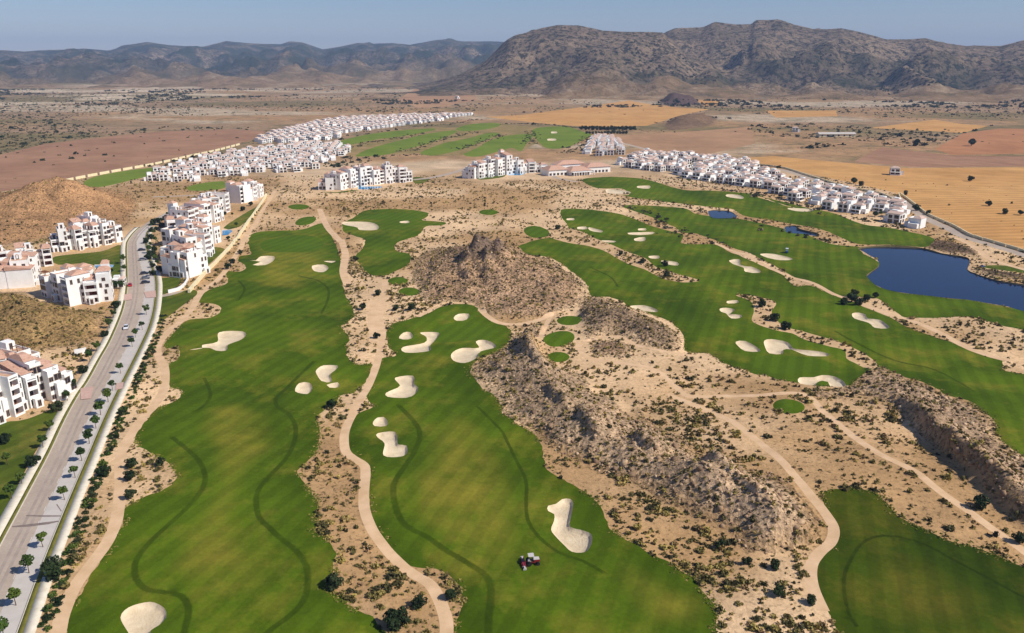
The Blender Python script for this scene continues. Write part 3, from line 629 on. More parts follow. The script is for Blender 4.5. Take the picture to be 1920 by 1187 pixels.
for r in REG:                                                  # rings inside bunkers and lakes, for their banks
    if r.get('bunker') or r.get('lake'):
        P = r['poly']; dd = np.hypot(*P.mean(0)); T = np.gradient(np.vstack([P[-1:], P, P[:1]]), axis=0)[1:-1]
        T /= np.linalg.norm(T, axis=1)[:, None]+1e-9; N = np.stack([-T[:, 1], T[:, 0]], 1)
        for off in (0.45, 1.1):
            for sg in (1, -1):
                Q = P + N*sg*off*max(1, dd/300); ok = pip(Q[:, 0], Q[:, 1], P); pts.append(Q[ok])
for L, w in CUT:                                               # points along the uncut bands
    L2 = catmull(L[::2], False, lambda p: 1.1); T = np.gradient(L2, axis=0); T /= np.linalg.norm(T, axis=1)[:, None]+1e-9; N = np.stack([-T[:, 1], T[:, 0]], 1)
    for k in (-.72, -.42, 0, .42, .72): pts.append(L2 + N*w*k)
grid = np.vstack(pts)
verts = [Vector(p) for p in grid]; edges = []
for r in REG:
    P = r['poly']; b = len(verts); n = len(P)
    verts += [Vector(p) for p in P]; edges += [(b+i, b+(i+1) % n) for i in range(n)]
cv, ce, cf, *_ = delaunay_2d_cdt(verts, edges, [], 0, 1e-4, False)
V2 = np.array([(v.x, v.y) for v in cv]); F = np.array([f for f in cf if len(f) == 3], np.int32)
C2 = V2[F].mean(1)
cls = np.zeros(len(F), np.int32)
for i, r in enumerate(REG):
    P = r['poly']
    if 'line' in r:
        L = r['line']; w = r['half']
        bb = (C2[:, 0] > P[:, 0].min()) & (C2[:, 0] < P[:, 0].max()) & (C2[:, 1] > P[:, 1].min()) & (C2[:, 1] < P[:, 1].max())
        ix = np.where(bb)[0]
        if len(ix): cls[ix[dist_line(C2[ix, 0], C2[ix, 1], L) < w]] = i+1
    else: cls[pip(C2[:, 0], C2[:, 1], P)] = i+1
Z = Hf(V2[:, 0], V2[:, 1])
for r in REG:
    P = r['poly']
    if r.get('bunker') or r.get('lake') or r.get('raise_'):
        bb = (V2[:, 0] > P[:, 0].min()) & (V2[:, 0] < P[:, 0].max()) & (V2[:, 1] > P[:, 1].min()) & (V2[:, 1] < P[:, 1].max())
        ix = np.where(bb)[0]; ix = ix[pip(V2[ix, 0], V2[ix, 1], P)]
        if not len(ix): continue
        do = dist_line(V2[ix, 0], V2[ix, 1], P, True); dd = np.hypot(*P.mean(0)); k = max(1, dd/300)
        if r.get('bunker'): Z[ix] -= 0.8*sstep(do, 0.02, 0.6*k) + 0.3*sstep(do, 0.6*k, 2.6*k)
        elif r.get('lake'):
            Z[ix] = np.where(do > 0.05, -r['lake'], Z[ix])
        else: Z[ix] += r['raise_']*sstep(do, 0.0, 1.5)
# soil colours
dV = np.hypot(V2[:, 0], V2[:, 1]); soil = np.zeros((len(V2), 4)); soil[:, 3] = 1
sand = np.array(lin(224, 188, 146)[:3]); ochre = np.array(lin(186, 148, 104)[:3]); tan = np.array(lin(178, 140, 102)[:3]); grey = np.array(lin(164, 134, 104)[:3]); olive = np.array(lin(130, 114, 76)[:3]); pale = np.array(lin(200, 178, 150)[:3])
n1 = fbm(V2[:, 0]/60, V2[:, 1]/60, 101, 4)[:, None]; n2 = fbm(V2[:, 0]/330, V2[:, 1]/330, 103, 5)[:, None]; n3 = fbm(V2[:, 0]/520, V2[:, 1]/260, 107, 5)[:, None]
nearc = sand + (ochre-sand)*sstep(n1, -0.3, 0.35)
farc = tan + (grey-tan)*sstep(n2, -0.3, 0.3); farc = farc + (olive-farc)*0.85*sstep(n3, -0.02, 0.3); farc = farc + (pale-farc)*0.85*sstep(-n3, 0.16, 0.4)
BAD = plan('T -200,520 200,470 700,470 1200,430 1899,398 U 300,400 300,470 0,480 T 1500,520 900,560 300,620 -200,640')
bw = pip(V2[:, 0], V2[:, 1], BAD)[:, None]*sstep(fbm(V2[:, 0]/130, V2[:, 1]/130, 131, 4), -.15, .2)[:, None]; farc = farc + (np.array(lin(214, 190, 160)[:3])-farc)*bw
f = sstep(dV, 620, 1000)[:, None]; soil[:, :3] = nearc*(1-f) + farc*f
veg = 0.45 + 0.5*sstep(n1[:, 0], -0.1, 0.4); far = sstep(dV, 750, 1100)
rock = np.zeros(len(V2))
for h in HILLS:
    ins = pip(V2[:, 0], V2[:, 1], h['poly']); do = np.zeros(len(V2)); ix = np.where(ins)[0]
    if len(ix):
        w = sstep(dist_line(V2[ix, 0], V2[ix, 1], h['poly'], True) + 1.5*fbm(V2[ix, 0]/5, V2[ix, 1]/5, 3, 3), 0.5, 6.0)[:, None]
        hc = np.array(h['soil'][:3])*(1+0.35*n1[ix]); soil[ix, :3] = soil[ix, :3]*(1-w) + hc*w; veg[ix] = 0.9
for c, r_, h_ in CR:                                           # bare grey rock of the crag
    q_ = np.hypot(V2[:, 0]-c[0], V2[:, 1]-c[1]); w = (1-sstep(q_, r_*.5, r_*1.5))[:, None]; soil[:, :3] = soil[:, :3]*(1-w) + np.array(lin(134, 112, 96)[:3])*w
hill_tri = np.zeros(len(F), bool)
for h in HILLS: hill_tri |= pip(C2[:, 0], C2[:, 1], h['poly'])
cutv = np.zeros(len(V2)); warmv = np.zeros(len(V2)); tv = np.unique(F[np.isin(cls, [i+1 for i, r in enumerate(REG) if r.get('turf')])].ravel()); tv = tv[dV[tv] < 520]
for L, w in CUT:
    q_ = dist_line(V2[tv, 0], V2[tv, 1], L); cutv[tv] = np.maximum(cutv[tv], 1-sstep(q_, w*0.42, w*0.72))
for r in REG:
    if r.get('turf'): cutv[tv] = np.maximum(cutv[tv], 0.28*(1-sstep(dist_line(V2[tv, 0], V2[tv, 1], r['poly'], True) + 3*fbm(V2[tv, 0]/12, V2[tv, 1]/12, 71, 3), 1.5, 6)))
for P in WARM:
    ins = pip(V2[tv, 0], V2[tv, 1], P); q_ = dist_line(V2[tv, 0], V2[tv, 1], P, True); warmv[tv] = np.maximum(warmv[tv], np.where(ins, sstep(q_, 0, 9), 0))
def region_mesh(name, sel, mat, attrs=False, smooth=True):
    f = F[sel]; u, inv = np.unique(f.ravel(), return_inverse=True)
    V = np.column_stack([V2[u], Z[u]])
    return mesh_np(name, V, inv.reshape(-1, 3), [M[mat]] if isinstance(mat, str) else [M[m] for m in mat], smooth,
                   attrs=dict(veg=veg[u], far=far[u]) if attrs else (dict(cut=cutv[u], warm=warmv[u]) if name == 'fairway' else None), cattrs=dict(soil=soil[u]) if attrs else None,
                   midx=hill_tri[sel].astype(np.int32) if attrs else None)
tag(link('ground', region_mesh('ground', cls == 0, ('earth', 'rocky_earth'), True)), kind='structure')
for i, r in enumerate(REG):
    sel = cls == i+1
    if not sel.any(): continue
    o = link(r['name'], region_mesh(r['name'], sel, r['mat']))
    if r.get('kind'): tag(o, kind=r['kind'])
    else: tag(o, r['label'], r['cat'], r.get('group'))
def sheet(name, P, z, mat, **k):
    cvv, _, cff, *_ = delaunay_2d_cdt([Vector(p) for p in P], [(i, (i+1) % len(P)) for i in range(len(P))], [], 1, 1e-4, False)
    me = bpy.data.meshes.new(name); me.from_pydata([(v.x, v.y, z) for v in cvv], [], [tuple(q) for q in cff]); me.materials.append(M[mat]); me.update()
    return tag(link(name, me), **k)
for P in LAKE: sheet('lake', P, -0.35, 'lake_water', kind='structure')
for P in POOL: sheet('swimming_pool', resample(P, True, STEP), -0.25, 'pool_water', kind='structure')

# ------------------------------------------------------------------ avenue: kerbs, verges, pavements, markings
def offset(L, w):
    T = np.gradient(L, axis=0); T /= np.linalg.norm(T, axis=1)[:, None]+1e-9
    return L + np.stack([-T[:, 1], T[:, 0]], 1)*w
def band(name, L, w0, w1, z0, z1, mat, **k):
    """a solid strip along a line, from w0 to w1 sideways, z0 to z1 high"""
    a, b = offset(L, w0), offset(L, w1); n = len(L); V = []; Fq = []
    for p, q in zip(a, b): V += [(p[0], p[1], z0), (q[0], q[1], z0), (q[0], q[1], z1), (p[0], p[1], z1)]
    for i in range(n-1):
        for j in range(4):
            Fq.append((4*i+j, 4*i+(j+1) % 4, 4*i+4+(j+1) % 4, 4*i+4+j))
    Fq += [(0, 3, 2, 1), (4*n-4, 4*n-3, 4*n-2, 4*n-1)]
    me = mesh_np(name, V, Fq, [M[mat]]); return tag(link(name, me), **k)
# KR runs away from the camera: negative offset = to its right; KL: positive = to its left
KRs, KLs = KR[KR[:, 1] < pl1('O 275,425')[1]], KL[KL[:, 1] < pl1('O 262,425')[1]]
band('kerb', KRs, -0.0, -0.3, -0.05, 0.13, 'kerb_stone', kind='structure'); band('kerb', KLs, 0.0, 0.3, -0.05, 0.13, 'kerb_stone', kind='structure')
band('verge', KRs, -0.3, -1.25, -0.05, 0.16, 'hedge_green', kind='structure'); band('verge', KLs, 0.3, 1.1, -0.05, 0.16, 'hedge_green', kind='structure')
band('pavement', KRs, -1.25, -3.5, -0.05, 0.14, 'paving_cream', kind='structure'); band('pavement', KLs, 1.1, 3.6, -0.05, 0.14, 'paving_cream', kind='structure')
def strip_sheet(name, L, w0, w1, z, mat, **k):
    a, b = offset(L, w0), offset(L, w1); n = len(L)
    V = np.vstack([np.column_stack([a, np.full(n, z)]), np.column_stack([b, np.full(n, z)])])
    Fq = [(i, n+i, n+i+1, i+1) for i in range(n-1)]
    return tag(link(name, mesh_np(name, V, Fq, [M[mat]])), **k)
strip_sheet('parking_bay', KR[:-8], 0.02, 4.3, 0.012, 'parking_concrete', kind='structure')
KM = KL[:len(KL)]
for w in (2.3, 3.9): strip_sheet('road_marking', KL[:-6], -w, -w-0.75, 0.014, 'tyre_wear', kind='structure')
def seg(L, i0, i1): return L[max(i0, 0):i1]
# dashed white line between the lanes and bay
t = NT('road_paint'); t.color(t.ramp(t.noise(1.5, 4, 0.7), [(0.3, lin(190, 184, 176)), (0.7, lin(226, 222, 214))])); M['road_paint'] = t.m
acc = np.concatenate([[0], np.cumsum(np.linalg.norm(np.diff(KR, axis=0), axis=1))])
def at_len(L, acc, s):
    i = np.clip(np.searchsorted(acc, s)-1, 0, len(L)-2); f = (s-acc[i])/(acc[i+1]-acc[i]); p = L[i]+(L[i+1]-L[i])*f; T = (L[i+1]-L[i])/np.linalg.norm(L[i+1]-L[i]); return p, T
for s in np.arange(4, acc[-1]-30, 7.0):
    p, T = at_len(KR, acc, s); q, _ = at_len(KR, acc, s+2.4); N = np.array([-T[1], T[0]])
    b = MB(); a1, a2, a3, a4 = p+N*4.45, p+N*4.58, q+N*4.58, q+N*4.45
    b.face([(a1[0], a1[1], .02), (a4[0], a4[1], .02), (a3[0], a3[1], .02), (a2[0], a2[1], .02)]); tag(link('lane_dash', b.mesh('lane_dash', [M['road_paint']])), kind='structure')
for s, w in (('A 575,975 612,968 608,1000 570,1008', 0), ('A 712,522 770,515 772,548 722,552', 0), ('A 615,535 652,530 655,560 612,565', 0), ('A 398,1000 465,990 450,1050 400,1055', 0)):
    P = plan(s); sheet('crossing', P, 0.19, 'paving_pink', kind='structure')
for s in ('D 60,655 140,652 240,640 290,628 292,633 240,646 140,658 60,661', 'D 130,600 210,604 310,602 310,607 210,609 130,605', 'D 285,545 308,580 304,583 280,548'):
    sheet('tar_patch', plan(s), 0.024, 'patch_tar', kind='structure')

# ------------------------------------------------------------------ foliage meshes
def leaf_cloud(n, rx, ry, rz, size, seed, clumps=0, dome=False, cz=0.0):
    r = np.random.default_rng(seed)
    if clumps:
        cd = r.normal(size=(clumps, 3)); cd /= np.linalg.norm(cd, axis=1)[:, None]; cd *= r.uniform(0.35, 0.8, (clumps, 1)); cs = r.uniform(0.3, 0.48, clumps)
        k = r.integers(0, clumps, n); dd = r.normal(size=(n, 3)); dd /= np.linalg.norm(dd, axis=1)[:, None]
        P = cd[k] + dd*cs[k][:, None]*r.uniform(0.75, 1.0, (n, 1))
    else:
        dd = r.normal(size=(n, 3)); dd /= np.linalg.norm(dd, axis=1)[:, None]; P = dd*r.uniform(0.6, 1.0, (n, 1))
    if dome: P[:, 2] = np.abs(P[:, 2])
    Nn = dd*0.8 + r.normal(size=(n, 3))*0.5 + np.array([0, 0, 0.25]); Nn /= np.linalg.norm(Nn, axis=1)[:, None]
    P = P*np.array([rx, ry, rz]); P[:, 2] += cz
    a = np.cross(Nn, r.normal(size=(n, 3))); a /= np.linalg.norm(a, axis=1)[:, None]; b = np.cross(Nn, a)
    s = size*r.uniform(0.6, 1.25, (n, 1)); a = a*s; b = b*s*r.uniform(0.6, 1.0, (n, 1))
    V = np.stack([P-a-b, P+a-b*0.6, P+a*0.8+b, P-a*0.7+b], 1).reshape(-1, 3)
    return V, np.arange(n*4).reshape(n, 4)
def trunk_mesh(name, h, r0, seed, limbs=4, crown_r=1.5):
    b = MB(); q = random.Random(seed)
    def tube(p0, p1, ra, rb, n=7):
        p0, p1 = Vector(p0), Vector(p1); ax = (p1-p0).normalized(); u = ax.orthogonal().normalized(); w = ax.cross(u); base = len(b.v)
        for p, rr in ((p0, ra), (p1, rb)):
            for i in range(n):
                a = 2*math.pi*i/n; b.v.append(tuple(p + u*rr*math.cos(a) + w*rr*math.sin(a)))
        for i in range(n):
            j = (i+1) % n; b.f.append((base+i, base+j, base+n+j, base+n+i)); b.m.append(0)
    top = (q.uniform(-.15, .15), q.uniform(-.15, .15), h); tube((0, 0, -0.2), top, r0, r0*0.65)
    for i in range(limbs):
        a = 2*math.pi*i/limbs + q.uniform(-.4, .4); tube(top, (top[0]+math.cos(a)*crown_r*.6, top[1]+math.sin(a)*crown_r*.6, h+crown_r*q.uniform(.3, .8)), r0*0.5, r0*0.2, 5)
    return b.mesh(name, [M['bark']])
TREE = []
for i in range(4):           # round street tree, about 4.6 m
    V, Q = leaf_cloud(620, 1.55, 1.55, 1.25, 0.20, 200+i, 14, cz=3.2); TREE.append((mesh_np('crown', V, Q, [M['tree_leaf']]), trunk_mesh('trunk', 2.1, 0.11, i)))
DARK = []
for i in range(4):           # broad dark carob / pine, about 5 m wide
    V, Q = leaf_cloud(760, 2.2, 2.1, 1.75, 0.25, 300+i, 16, cz=1.9); DARK.append((mesh_np('crown', V, Q, [M['dark_leaf']]), trunk_mesh('trunk', 1.0, 0.18, i+9, 5, 2.0)))
SHRUB = []
for i in range(6):
    V, Q = leaf_cloud(110, 0.72, 0.66, 0.62, 0.135, 400+i, 6, True); SHRUB.append(mesh_np('shrub', V, Q, [M['shrub_leaf']]))
BUSHM = []
for i in range(4):
    V, Q = leaf_cloud(170, 1.1, 1.0, 0.95, 0.17, 500+i, 8, True); BUSHM.append(mesh_np('bush', V, Q, [M['tree_leaf' if i % 2 else 'dark_leaf']]))
def tree(name, kind, x, y, s, label, cat='tree', group=None):
    k = random.randrange(4); o = link(name, None, loc=(x, y, H1(x, y)), rz=random.uniform(0, 6.28), scale=(s, s, s*random.uniform(.9, 1.1)))
    link('crown', kind[k][0], o); link('trunk', kind[k][1], o); return tag(o, label, cat, group)
ORD = ['first', 'second', 'third', 'fourth', 'fifth', 'sixth', 'seventh', 'eighth', 'ninth', 'tenth', 'eleventh', 'twelfth', 'thirteenth', 'fourteenth', 'fifteenth', 'sixteenth', 'seventeenth', 'eighteenth', 'nineteenth', 'twentieth']
def ordn(i): return ORD[i] if i < 20 else '%dth' % (i+1)

# ------------------------------------------------------------------ apartments
WINM = None
def win_mesh(w, h):
    b = MB(); t = 0.14
    b.box(-w/2-t, w/2+t, -0.10, 0.02, -t, 0, 0); b.box(-w/2-t, w/2+t, -0.10, 0.02, h, h+t, 0); b.box(-w/2-t, -w/2, -0.10, 0.02, 0, h, 0); b.box(w/2, w/2+t, -0.10, 0.02, 0, h, 0); b.box(-0.04, 0.04, -0.07, 0.01, 0, h, 0)
    b.box(-w/2, w/2, -0.04, 0.01, 0, h, 1); return b.mesh('window', [M['window_frame'], M['window_glass']])
WIN = win_mesh(1.25, 1.35); WINT = win_mesh(0.9, 1.9); WINB = win_mesh(2.2, 2.0); WINV = win_mesh(2.9, 2.2)
def door_mesh(w):
    b = MB(); b.box(-w/2, w/2, -0.06, 0.02, 0.05, 2.15, 0); b.box(-w/2-0.1, -w/2, -0.1, 0.02, 0, 2.25, 1); b.box(w/2, w/2+0.1, -0.1, 0.02, 0, 2.25, 1); b.box(-w/2-0.1, w/2+0.1, -0.1, 0.02, 2.15, 2.25, 1); b.box(-0.05, 0.05, -0.09, 0.0, 0.05, 2.15, 1)
    return b.mesh('balcony_door', [M['window_glass'], M['door_wood']])
DOORS = {w: door_mesh(w) for w in (2.4, 3.2, 4.0)}
def shutter_mesh(w):
    b = MB(); b.box(-w/2, w/2, -0.08, 0.02, 0.05, 2.2, 0); return b.mesh('balcony_screen', [M['door_wood']])
SCREEN = shutter_mesh(3.0)
CHIM = MB(); CHIM.box(-.35, .35, -.35, .35, -0.8, 1.0, 0); CHIM.frus(-.45, .45, -.45, .45, 1.0, 1.25, .15, .15, 1); CHIM = CHIM.mesh('chimney', [M['white_wall'], M['terracotta']])
ST = 3.0
def apartment(label, facade, storeys, depth=11.0, seed=0, loggia=0.5, zig=2.4):
    q = random.Random(seed); P = plan(facade) if isinstance(facade, str) else np.asarray(facade)
    L = np.concatenate([[0], np.cumsum(np.linalg.norm(np.diff(P, axis=0), axis=1))]); n = len(storeys); cw = L[-1]/n
    base = P.mean(0); root = link('apartment_building', None, loc=(base[0], base[1], 0)); tag(root, label, 'building', 'white apartment blocks')
    wall = MB()
    for i, s in enumerate(storeys):
        s = int(s); c, T = at_len(P, L, cw*(i+0.5)); ux = T; uy = np.array([-T[1], T[0]])
        if uy.dot(c) < 0: uy = -uy
        rz = math.atan2(ux[1], ux[0]) if uy.dot([-ux[1], ux[0]]) > 0 else math.atan2(-ux[1], -ux[0])
        ex = np.array([math.cos(rz), math.sin(rz)]); ey = np.array([-ex[1], ex[0]])
        off = (0, zig, zig*0.35, zig*1.2)[(i+seed) % 4] + q.uniform(-.3, .3); o = c + ey*off - base; e = 0.02*(i % 3)
        fr = lambda p: (o[0]+ex[0]*p[0]+ey[0]*p[1], o[1]+ex[1]*p[0]+ey[1]*p[1], p[2])
        w = cw/2 + 0.12 + e; h = s*ST + 0.15 + q.uniform(0, .5); dp = depth + q.uniform(-1.5, 1.5)
        def put(name, me, x, y, z, r=0, **k): p = fr((x, y, z)); return link(name, me, root, p, rz+r, **k)
        if q.random() < loggia and s > 1:
            g = q.choice([2.0, 2.4])
            wall.box(-w, w, g, dp, -1.5, h, 0, fr); wall.box(-w, -w+.4, 0, g, -1.5, h-q.choice([0, 0, 1.0]), 0, fr); wall.box(w-.4, w, 0, g, -1.5, h, 0, fr)
            for k in range(s+1):
                z = k*ST
                if k > 0: wall.box(-w+.4, w-.4, 0.03, g, z-.28, z, 0, fr)
                if k < s:
                    bf = MB(); bf.box(-w+.42, w-.42, .24, g-.02, z+.004, z+.05, 0, fr); link('balcony_floor', bf.mesh('balcony_floor', [M['terracotta']]), root)
                    wall.box(-w+.4, w-.4, 0.05, 0.22, z+(0 if k else -1.5), z+(0.95 if k else 0.7), 0, fr)
                    if q.random() < .35 and cw > 6.5: wall.box(-.2, .2, 0.04, 0.4, z+.95, z+ST-.28, 0, fr)
                    if q.random() < .4: put('balcony_screen', SCREEN, q.uniform(-.6, .6), g, z)
                    else: put('balcony_door', DOORS[3.2 if cw > 5.5 else 2.4], q.uniform(-.5, .5), g, z)
        else:
            wall.box(-w, w, 0, dp, -1.5, h, 0, fr)
            for k in range(s):
                nx = (-.9, 1.3) if cw < 5 else ((-cw*.24, cw*.24) if q.random() < .7 else (q.uniform(-1, 1),))
                for x in nx:
                    if q.random() < .88: put('window', q.choice([WIN, WIN, WINT, WINB]), x, 0, k*ST+.8)
        for sx in (-1, 1):                                   # side walls that stay open to view
            nb = i+sx
            if nb < 0 or nb >= n or int(storeys[nb]) < s or True:
                lo = 0 if (nb < 0 or nb >= n) else int(storeys[nb])
                for k in range(lo, s):
                    for y in (dp*.2, dp*.5, dp*.8):
                        if q.random() < .8: put('window', q.choice([WIN, WINT]), sx*w, y, k*ST+.85, R(90)*sx)
        kind = q.random()
        if kind < .48:
            b = MB(); y0 = 2.6 if kind < .28 else 0.4
            if y0 > 1: wall.box(-w, w, 0, .2, h, h+.8, 0, fr); wall.box(-w, -w+.2, .2, y0, h, h+.8, 0, fr); wall.box(w-.2, w, .2, y0, h, h+.8, 0, fr); wall.box(-w, w, y0, dp, h, h+1.3, 0, fr); hz = h+1.3
            else: hz = h
            if q.random() < .5: b.frus(-w-.35, w+.35, y0-.4, dp+.3, hz+.004, hz+1.5, w*.55, (dp-y0)*.42, 0, fr)
            else: b.hexa([fr(p) for p in ((-w-.3, y0-.4, hz), (w+.3, y0-.4, hz), (w+.3, dp+.3, hz), (-w-.3, dp+.3, hz), (-w-.3, y0-.4, hz+.25), (w+.3, y0-.4, hz+.25), (w+.3, dp+.3, hz+1.9), (-w-.3, dp+.3, hz+1.9))], 0)
            roof_o = link('roof', b.mesh('roof', [M['terracotta']]), root)
        else:
            roof_o = root
            for a in ((-w, w, 0, .2), (-w, w, dp-.2, dp), (-w, -w+.2, .2, dp-.2), (w-.2, w, .2, dp-.2)): wall.box(*a, h, h+.85, 0, fr)
            b = MB(); b.box(-w+.2, w-.2, .2, dp-.2, h+.003, h+.03, 0, fr); link('roof_terrace', b.mesh('roof_terrace', [M['terrace_floor']]), root)
            if q.random() < .4:
                pg = MB()
                for a0 in np.arange(-w+.5, w-.4, .9): pg.box(a0, a0+.15, .5, 3.2, h+2.3, h+2.45, 0, fr)
                for a0 in (-w+.5, w-.65): pg.box(a0, a0+.15, .55, .7, h+.03, h+2.3, 0, fr); pg.box(a0, a0+.15, 3.0, 3.15, h+.03, h+2.3, 0, fr)
                link('pergola', pg.mesh('pergola', [M['door_wood']]), root)
            if q.random() < .7:
                x0 = q.uniform(-w+.3, w-3.1) if w > 1.8 else -w+.2; wall.box(x0, x0+3.0, dp-4.2, dp-.6, h, h+2.7, 0, fr); put('window', WINT, x0+1.5, dp-4.2, h+.3)
        if q.random() < .6:
            s2 = max(1, s + q.choice([-1, -1, 0, 1])); h2 = s2*ST + .3 + q.uniform(0, .4); a0, a1 = sorted((q.uniform(-w, -w*.3), q.uniform(w*.4, w))); y1 = dp + q.uniform(4, 7)
            wall.box(a0, a1, dp+.03, y1, -1.5, h2, 0, fr)
            b = MB(); b.frus(a0-.3, a1+.3, dp+.06, y1+.3, h2+.004, h2+1.3, (a1-a0)*.3, (y1-dp)*.42, 0, fr); link('roof', b.mesh('roof', [M['terracotta']]), root)
        if q.random() < .35:
            a0 = q.uniform(-w, 0); a1 = a0 + q.uniform(2, 3.2); h3 = q.choice([1, 1, 2])*ST + .2; wall.box(a0, a1, -1.6, -.03, -1.5, h3, 0, fr); put('window', WINT, (a0+a1)/2, -1.6, .6)
        if q.random() < .55: (lambda p: link('chimney', CHIM, roof_o, p, rz))(fr((q.uniform(-w*.6, w*.6), dp*.6, h+1.4)))
    link('wall', wall.mesh('wall', [M['white_wall']]), root)
    return root
apartment('white terraced apartment block with brown balconies, nearest, at the left edge below the avenue', 'O -70,822 10,792 67,765 121,746 146,733', '344344334332', 13, 3, .62, 3.0)
apartment('second volume stepping up behind the nearest block at the left edge', 'O -80,770 -20,748 40,735 95,715', '3344343', 10, 5, .5, 2.6)
apartment('white block with shaded left face between the two scrub mounds left of the avenue', 'O 80,556 128,573 170,571 211,567', '33434334', 11, 8, .25, 2.0)
apartment('white block at the left edge behind the blue pool, left of the avenue', 'O -40,548 0,545 66,538 88,512', '3343343', 11, 13, .4)
apartment('low white block behind the left edge block, under the brown mound', 'O 5,510 40,505 100,498', '323323', 9, 15, .5)
apartment('long white apartment block with red loggias under the orange mound', 'O 100,475 145,470 190,462 233,453', '2434334433', 10, 21, .6)
apartment('front white block right of the avenue, nearest the path', 'O 312,518 350,523 392,511', '344343', 12, 31, .2, 1.6)
apartment('white block behind the front one right of the avenue', 'O 298,490 345,493 385,485 412,474', '2334343', 15, 33, .35)
apartment('white block beside the small blue pool right of the avenue', 'O 306,462 350,466 400,462 418,455', '3343443', 15, 36, .45)
apartment('white block with red balconies fourth in the row right of the avenue', 'O 316,436 360,432 400,420 424,412', '23443443', 15, 38, .6)
apartment('white block fifth in the row right of the avenue', 'O 368,410 410,406 440,394', '3443344', 15, 41, .5)
apartment('last white block of the row at the top right of the avenue', 'O 425,380 455,382 478,376 497,368', '3444343', 10, 44, .5)
apartment('narrow white block tucked behind the second one right of the avenue', 'O 345,474 375,470 398,464', '3434', 9, 63, .5)
apartment('narrow white block between the fourth and fifth right of the avenue', 'O 352,414 380,411 398,404', '2343', 9, 66, .5)
apartment('small white block beside the long loggia block, right end left of the avenue', 'O 150,452 180,447 205,441', '3343', 8, 71, .4)
apartment('crescent apartment block of five storeys left of the road to the clubhouse', 'W 150,762 560,752 820,700 1100,670 1300,648 1700,622', '233445455445443', 12, 51, .45)
apartment('tall stepped apartment block with tower, beside the clubhouse', 'O 866,335 890,336 915,333 950,328 990,325 1026,324', '2334445556443322', 12, 57, .4)

# clubhouse: low, broad terracotta roofs over white arcades
def clubhouse():
    P = plan('U 1170,985 1345,980 1520,962'); root = link('clubhouse', None, loc=(P[0][0], P[0][1], 0)); tag(root, 'low clubhouse with broad terracotta roofs and dark glazed front', 'building')
    wall = MB(); T = (P[2]-P[0])/np.linalg.norm(P[2]-P[0]); N = np.array([-T[1], T[0]]); Ltot = np.linalg.norm(P[2]-P[0]); rz = math.atan2(T[1], T[0])
    fr = lambda p: (T[0]*p[0]+N[0]*p[1], T[1]*p[0]+N[1]*p[1], p[2])
    for i, (x0, x1, y0, y1, h) in enumerate(((0, .3, 6, 22, 5.5), (.3, .62, 0, 18, 4.2), (.62, 1.0, 8, 24, 5.8), (.25, .7, 22, 34, 8.0))):
        x0 *= Ltot; x1 *= Ltot; wall.box(x0, x1, y0, y1, -1, h, 0, fr)
        b = MB(); b.frus(x0-.9, x1+.9, y0-.9, y1+.9, h+.003, h+3.2, (x1-x0)*.3, (y1-y0)*.42, 0, fr); link('roof', b.mesh('roof', [M['terracotta']]), root)
        for k in range(int((x1-x0)/4)): link('window', WINB, root, fr((x0+2+4*k, y0, .5)), rz)
    for k in range(9):
        wall.box(.3*Ltot+1+k*2.8, .3*Ltot+1.5+k*2.8, -4, -3.5, -1, 3.2, 0, fr)
    wall.box(.3*Ltot, .62*Ltot, -4.2, -0.3, 3.2, 3.5, 0, fr)
    link('wall', wall.mesh('wall', [M['white_wall']]), root)
clubhouse()

# ------------------------------------------------------------------ villas
def villa_proto(k):
    q = random.Random(70+k); root = bpy.data.objects.new('villa', None); COL.objects.link(root)
    wall = MB(); w, dp, h = 4.2, 8.5, 5.9
    wall.box(-w, w, 0, dp, -.8, h)
    sx = 1 if k % 2 else -1
    wall.box(*sorted((sx*(w-.02), sx*(w+3.4))), 1.5, dp-.8, -.8, 3.2); wall.box(*sorted((sx*w, sx*(w+3.35))), 1.55, 1.75, 3.2, 4.0)
    if k in (1, 3): wall.box(-w, w, -2.6, -2.35, -.8, 1.0); wall.box(-w, -w+.25, -2.35, 0, -.8, 2.9); wall.box(w-.25, w, -2.35, 0, -.8, 2.9); wall.box(-w, w, -2.5, -.02, 2.9, 3.15)
    if k in (0, 2): wall.box(-w+.2, 0.2, dp-4, dp-.4, h, h+2.3)
    for a in ((-w, w, 0, .2), (-w, w, dp-.2, dp), (-w, -w+.2, .2, dp-.2), (w-.2, w, .2, dp-.2)): wall.box(*a, h, h+.6)
    link('wall', wall.mesh('wall', [M['white_wall']]), root)
    b = MB()
    if k in (1, 3): b.frus(-w-.3, w+.3, 2.4, dp+.3, h+.63, h+2.0, w*.6, 2.6)
    elif k == 0: b.frus(0.5, w+.3, -.3, dp+.3, h+.63, h+1.8, 1.6, 3.5)
    else: b.hexa([(-w-.3, -.5, h+.62), (w+.3, -.5, h+.62), (w+.3, 4, h+.62), (-w-.3, 4, h+.62), (-w-.3, -.5, h+.8), (w+.3, -.5, h+.8), (w+.3, 4, h+1.9), (-w-.3, 4, h+1.9)])
    link('roof', b.mesh('roof', [M['villa_roof']]), root)
    for x, z, me in ((-2.1, .3, WINV), (2.1, .3, WINV), (-2.1, 3.4, WINB), (2.0, 3.4, WINV)): link('window', me, root, (x, 0, z))
    for y in (2.2, 6): link('window', WINB, root, (-sx*w, y, 3.5), R(90)*-sx); link('window', WINB, root, (-sx*w, y, .5), R(90)*-sx)
    return root
VP = [villa_proto(k) for k in range(4)]; vused = [False]*4; vpos = []
VILLAS = []
def villa(x, y, rz, s, label, group): VILLAS.append((x, y, rz, s, label, group))
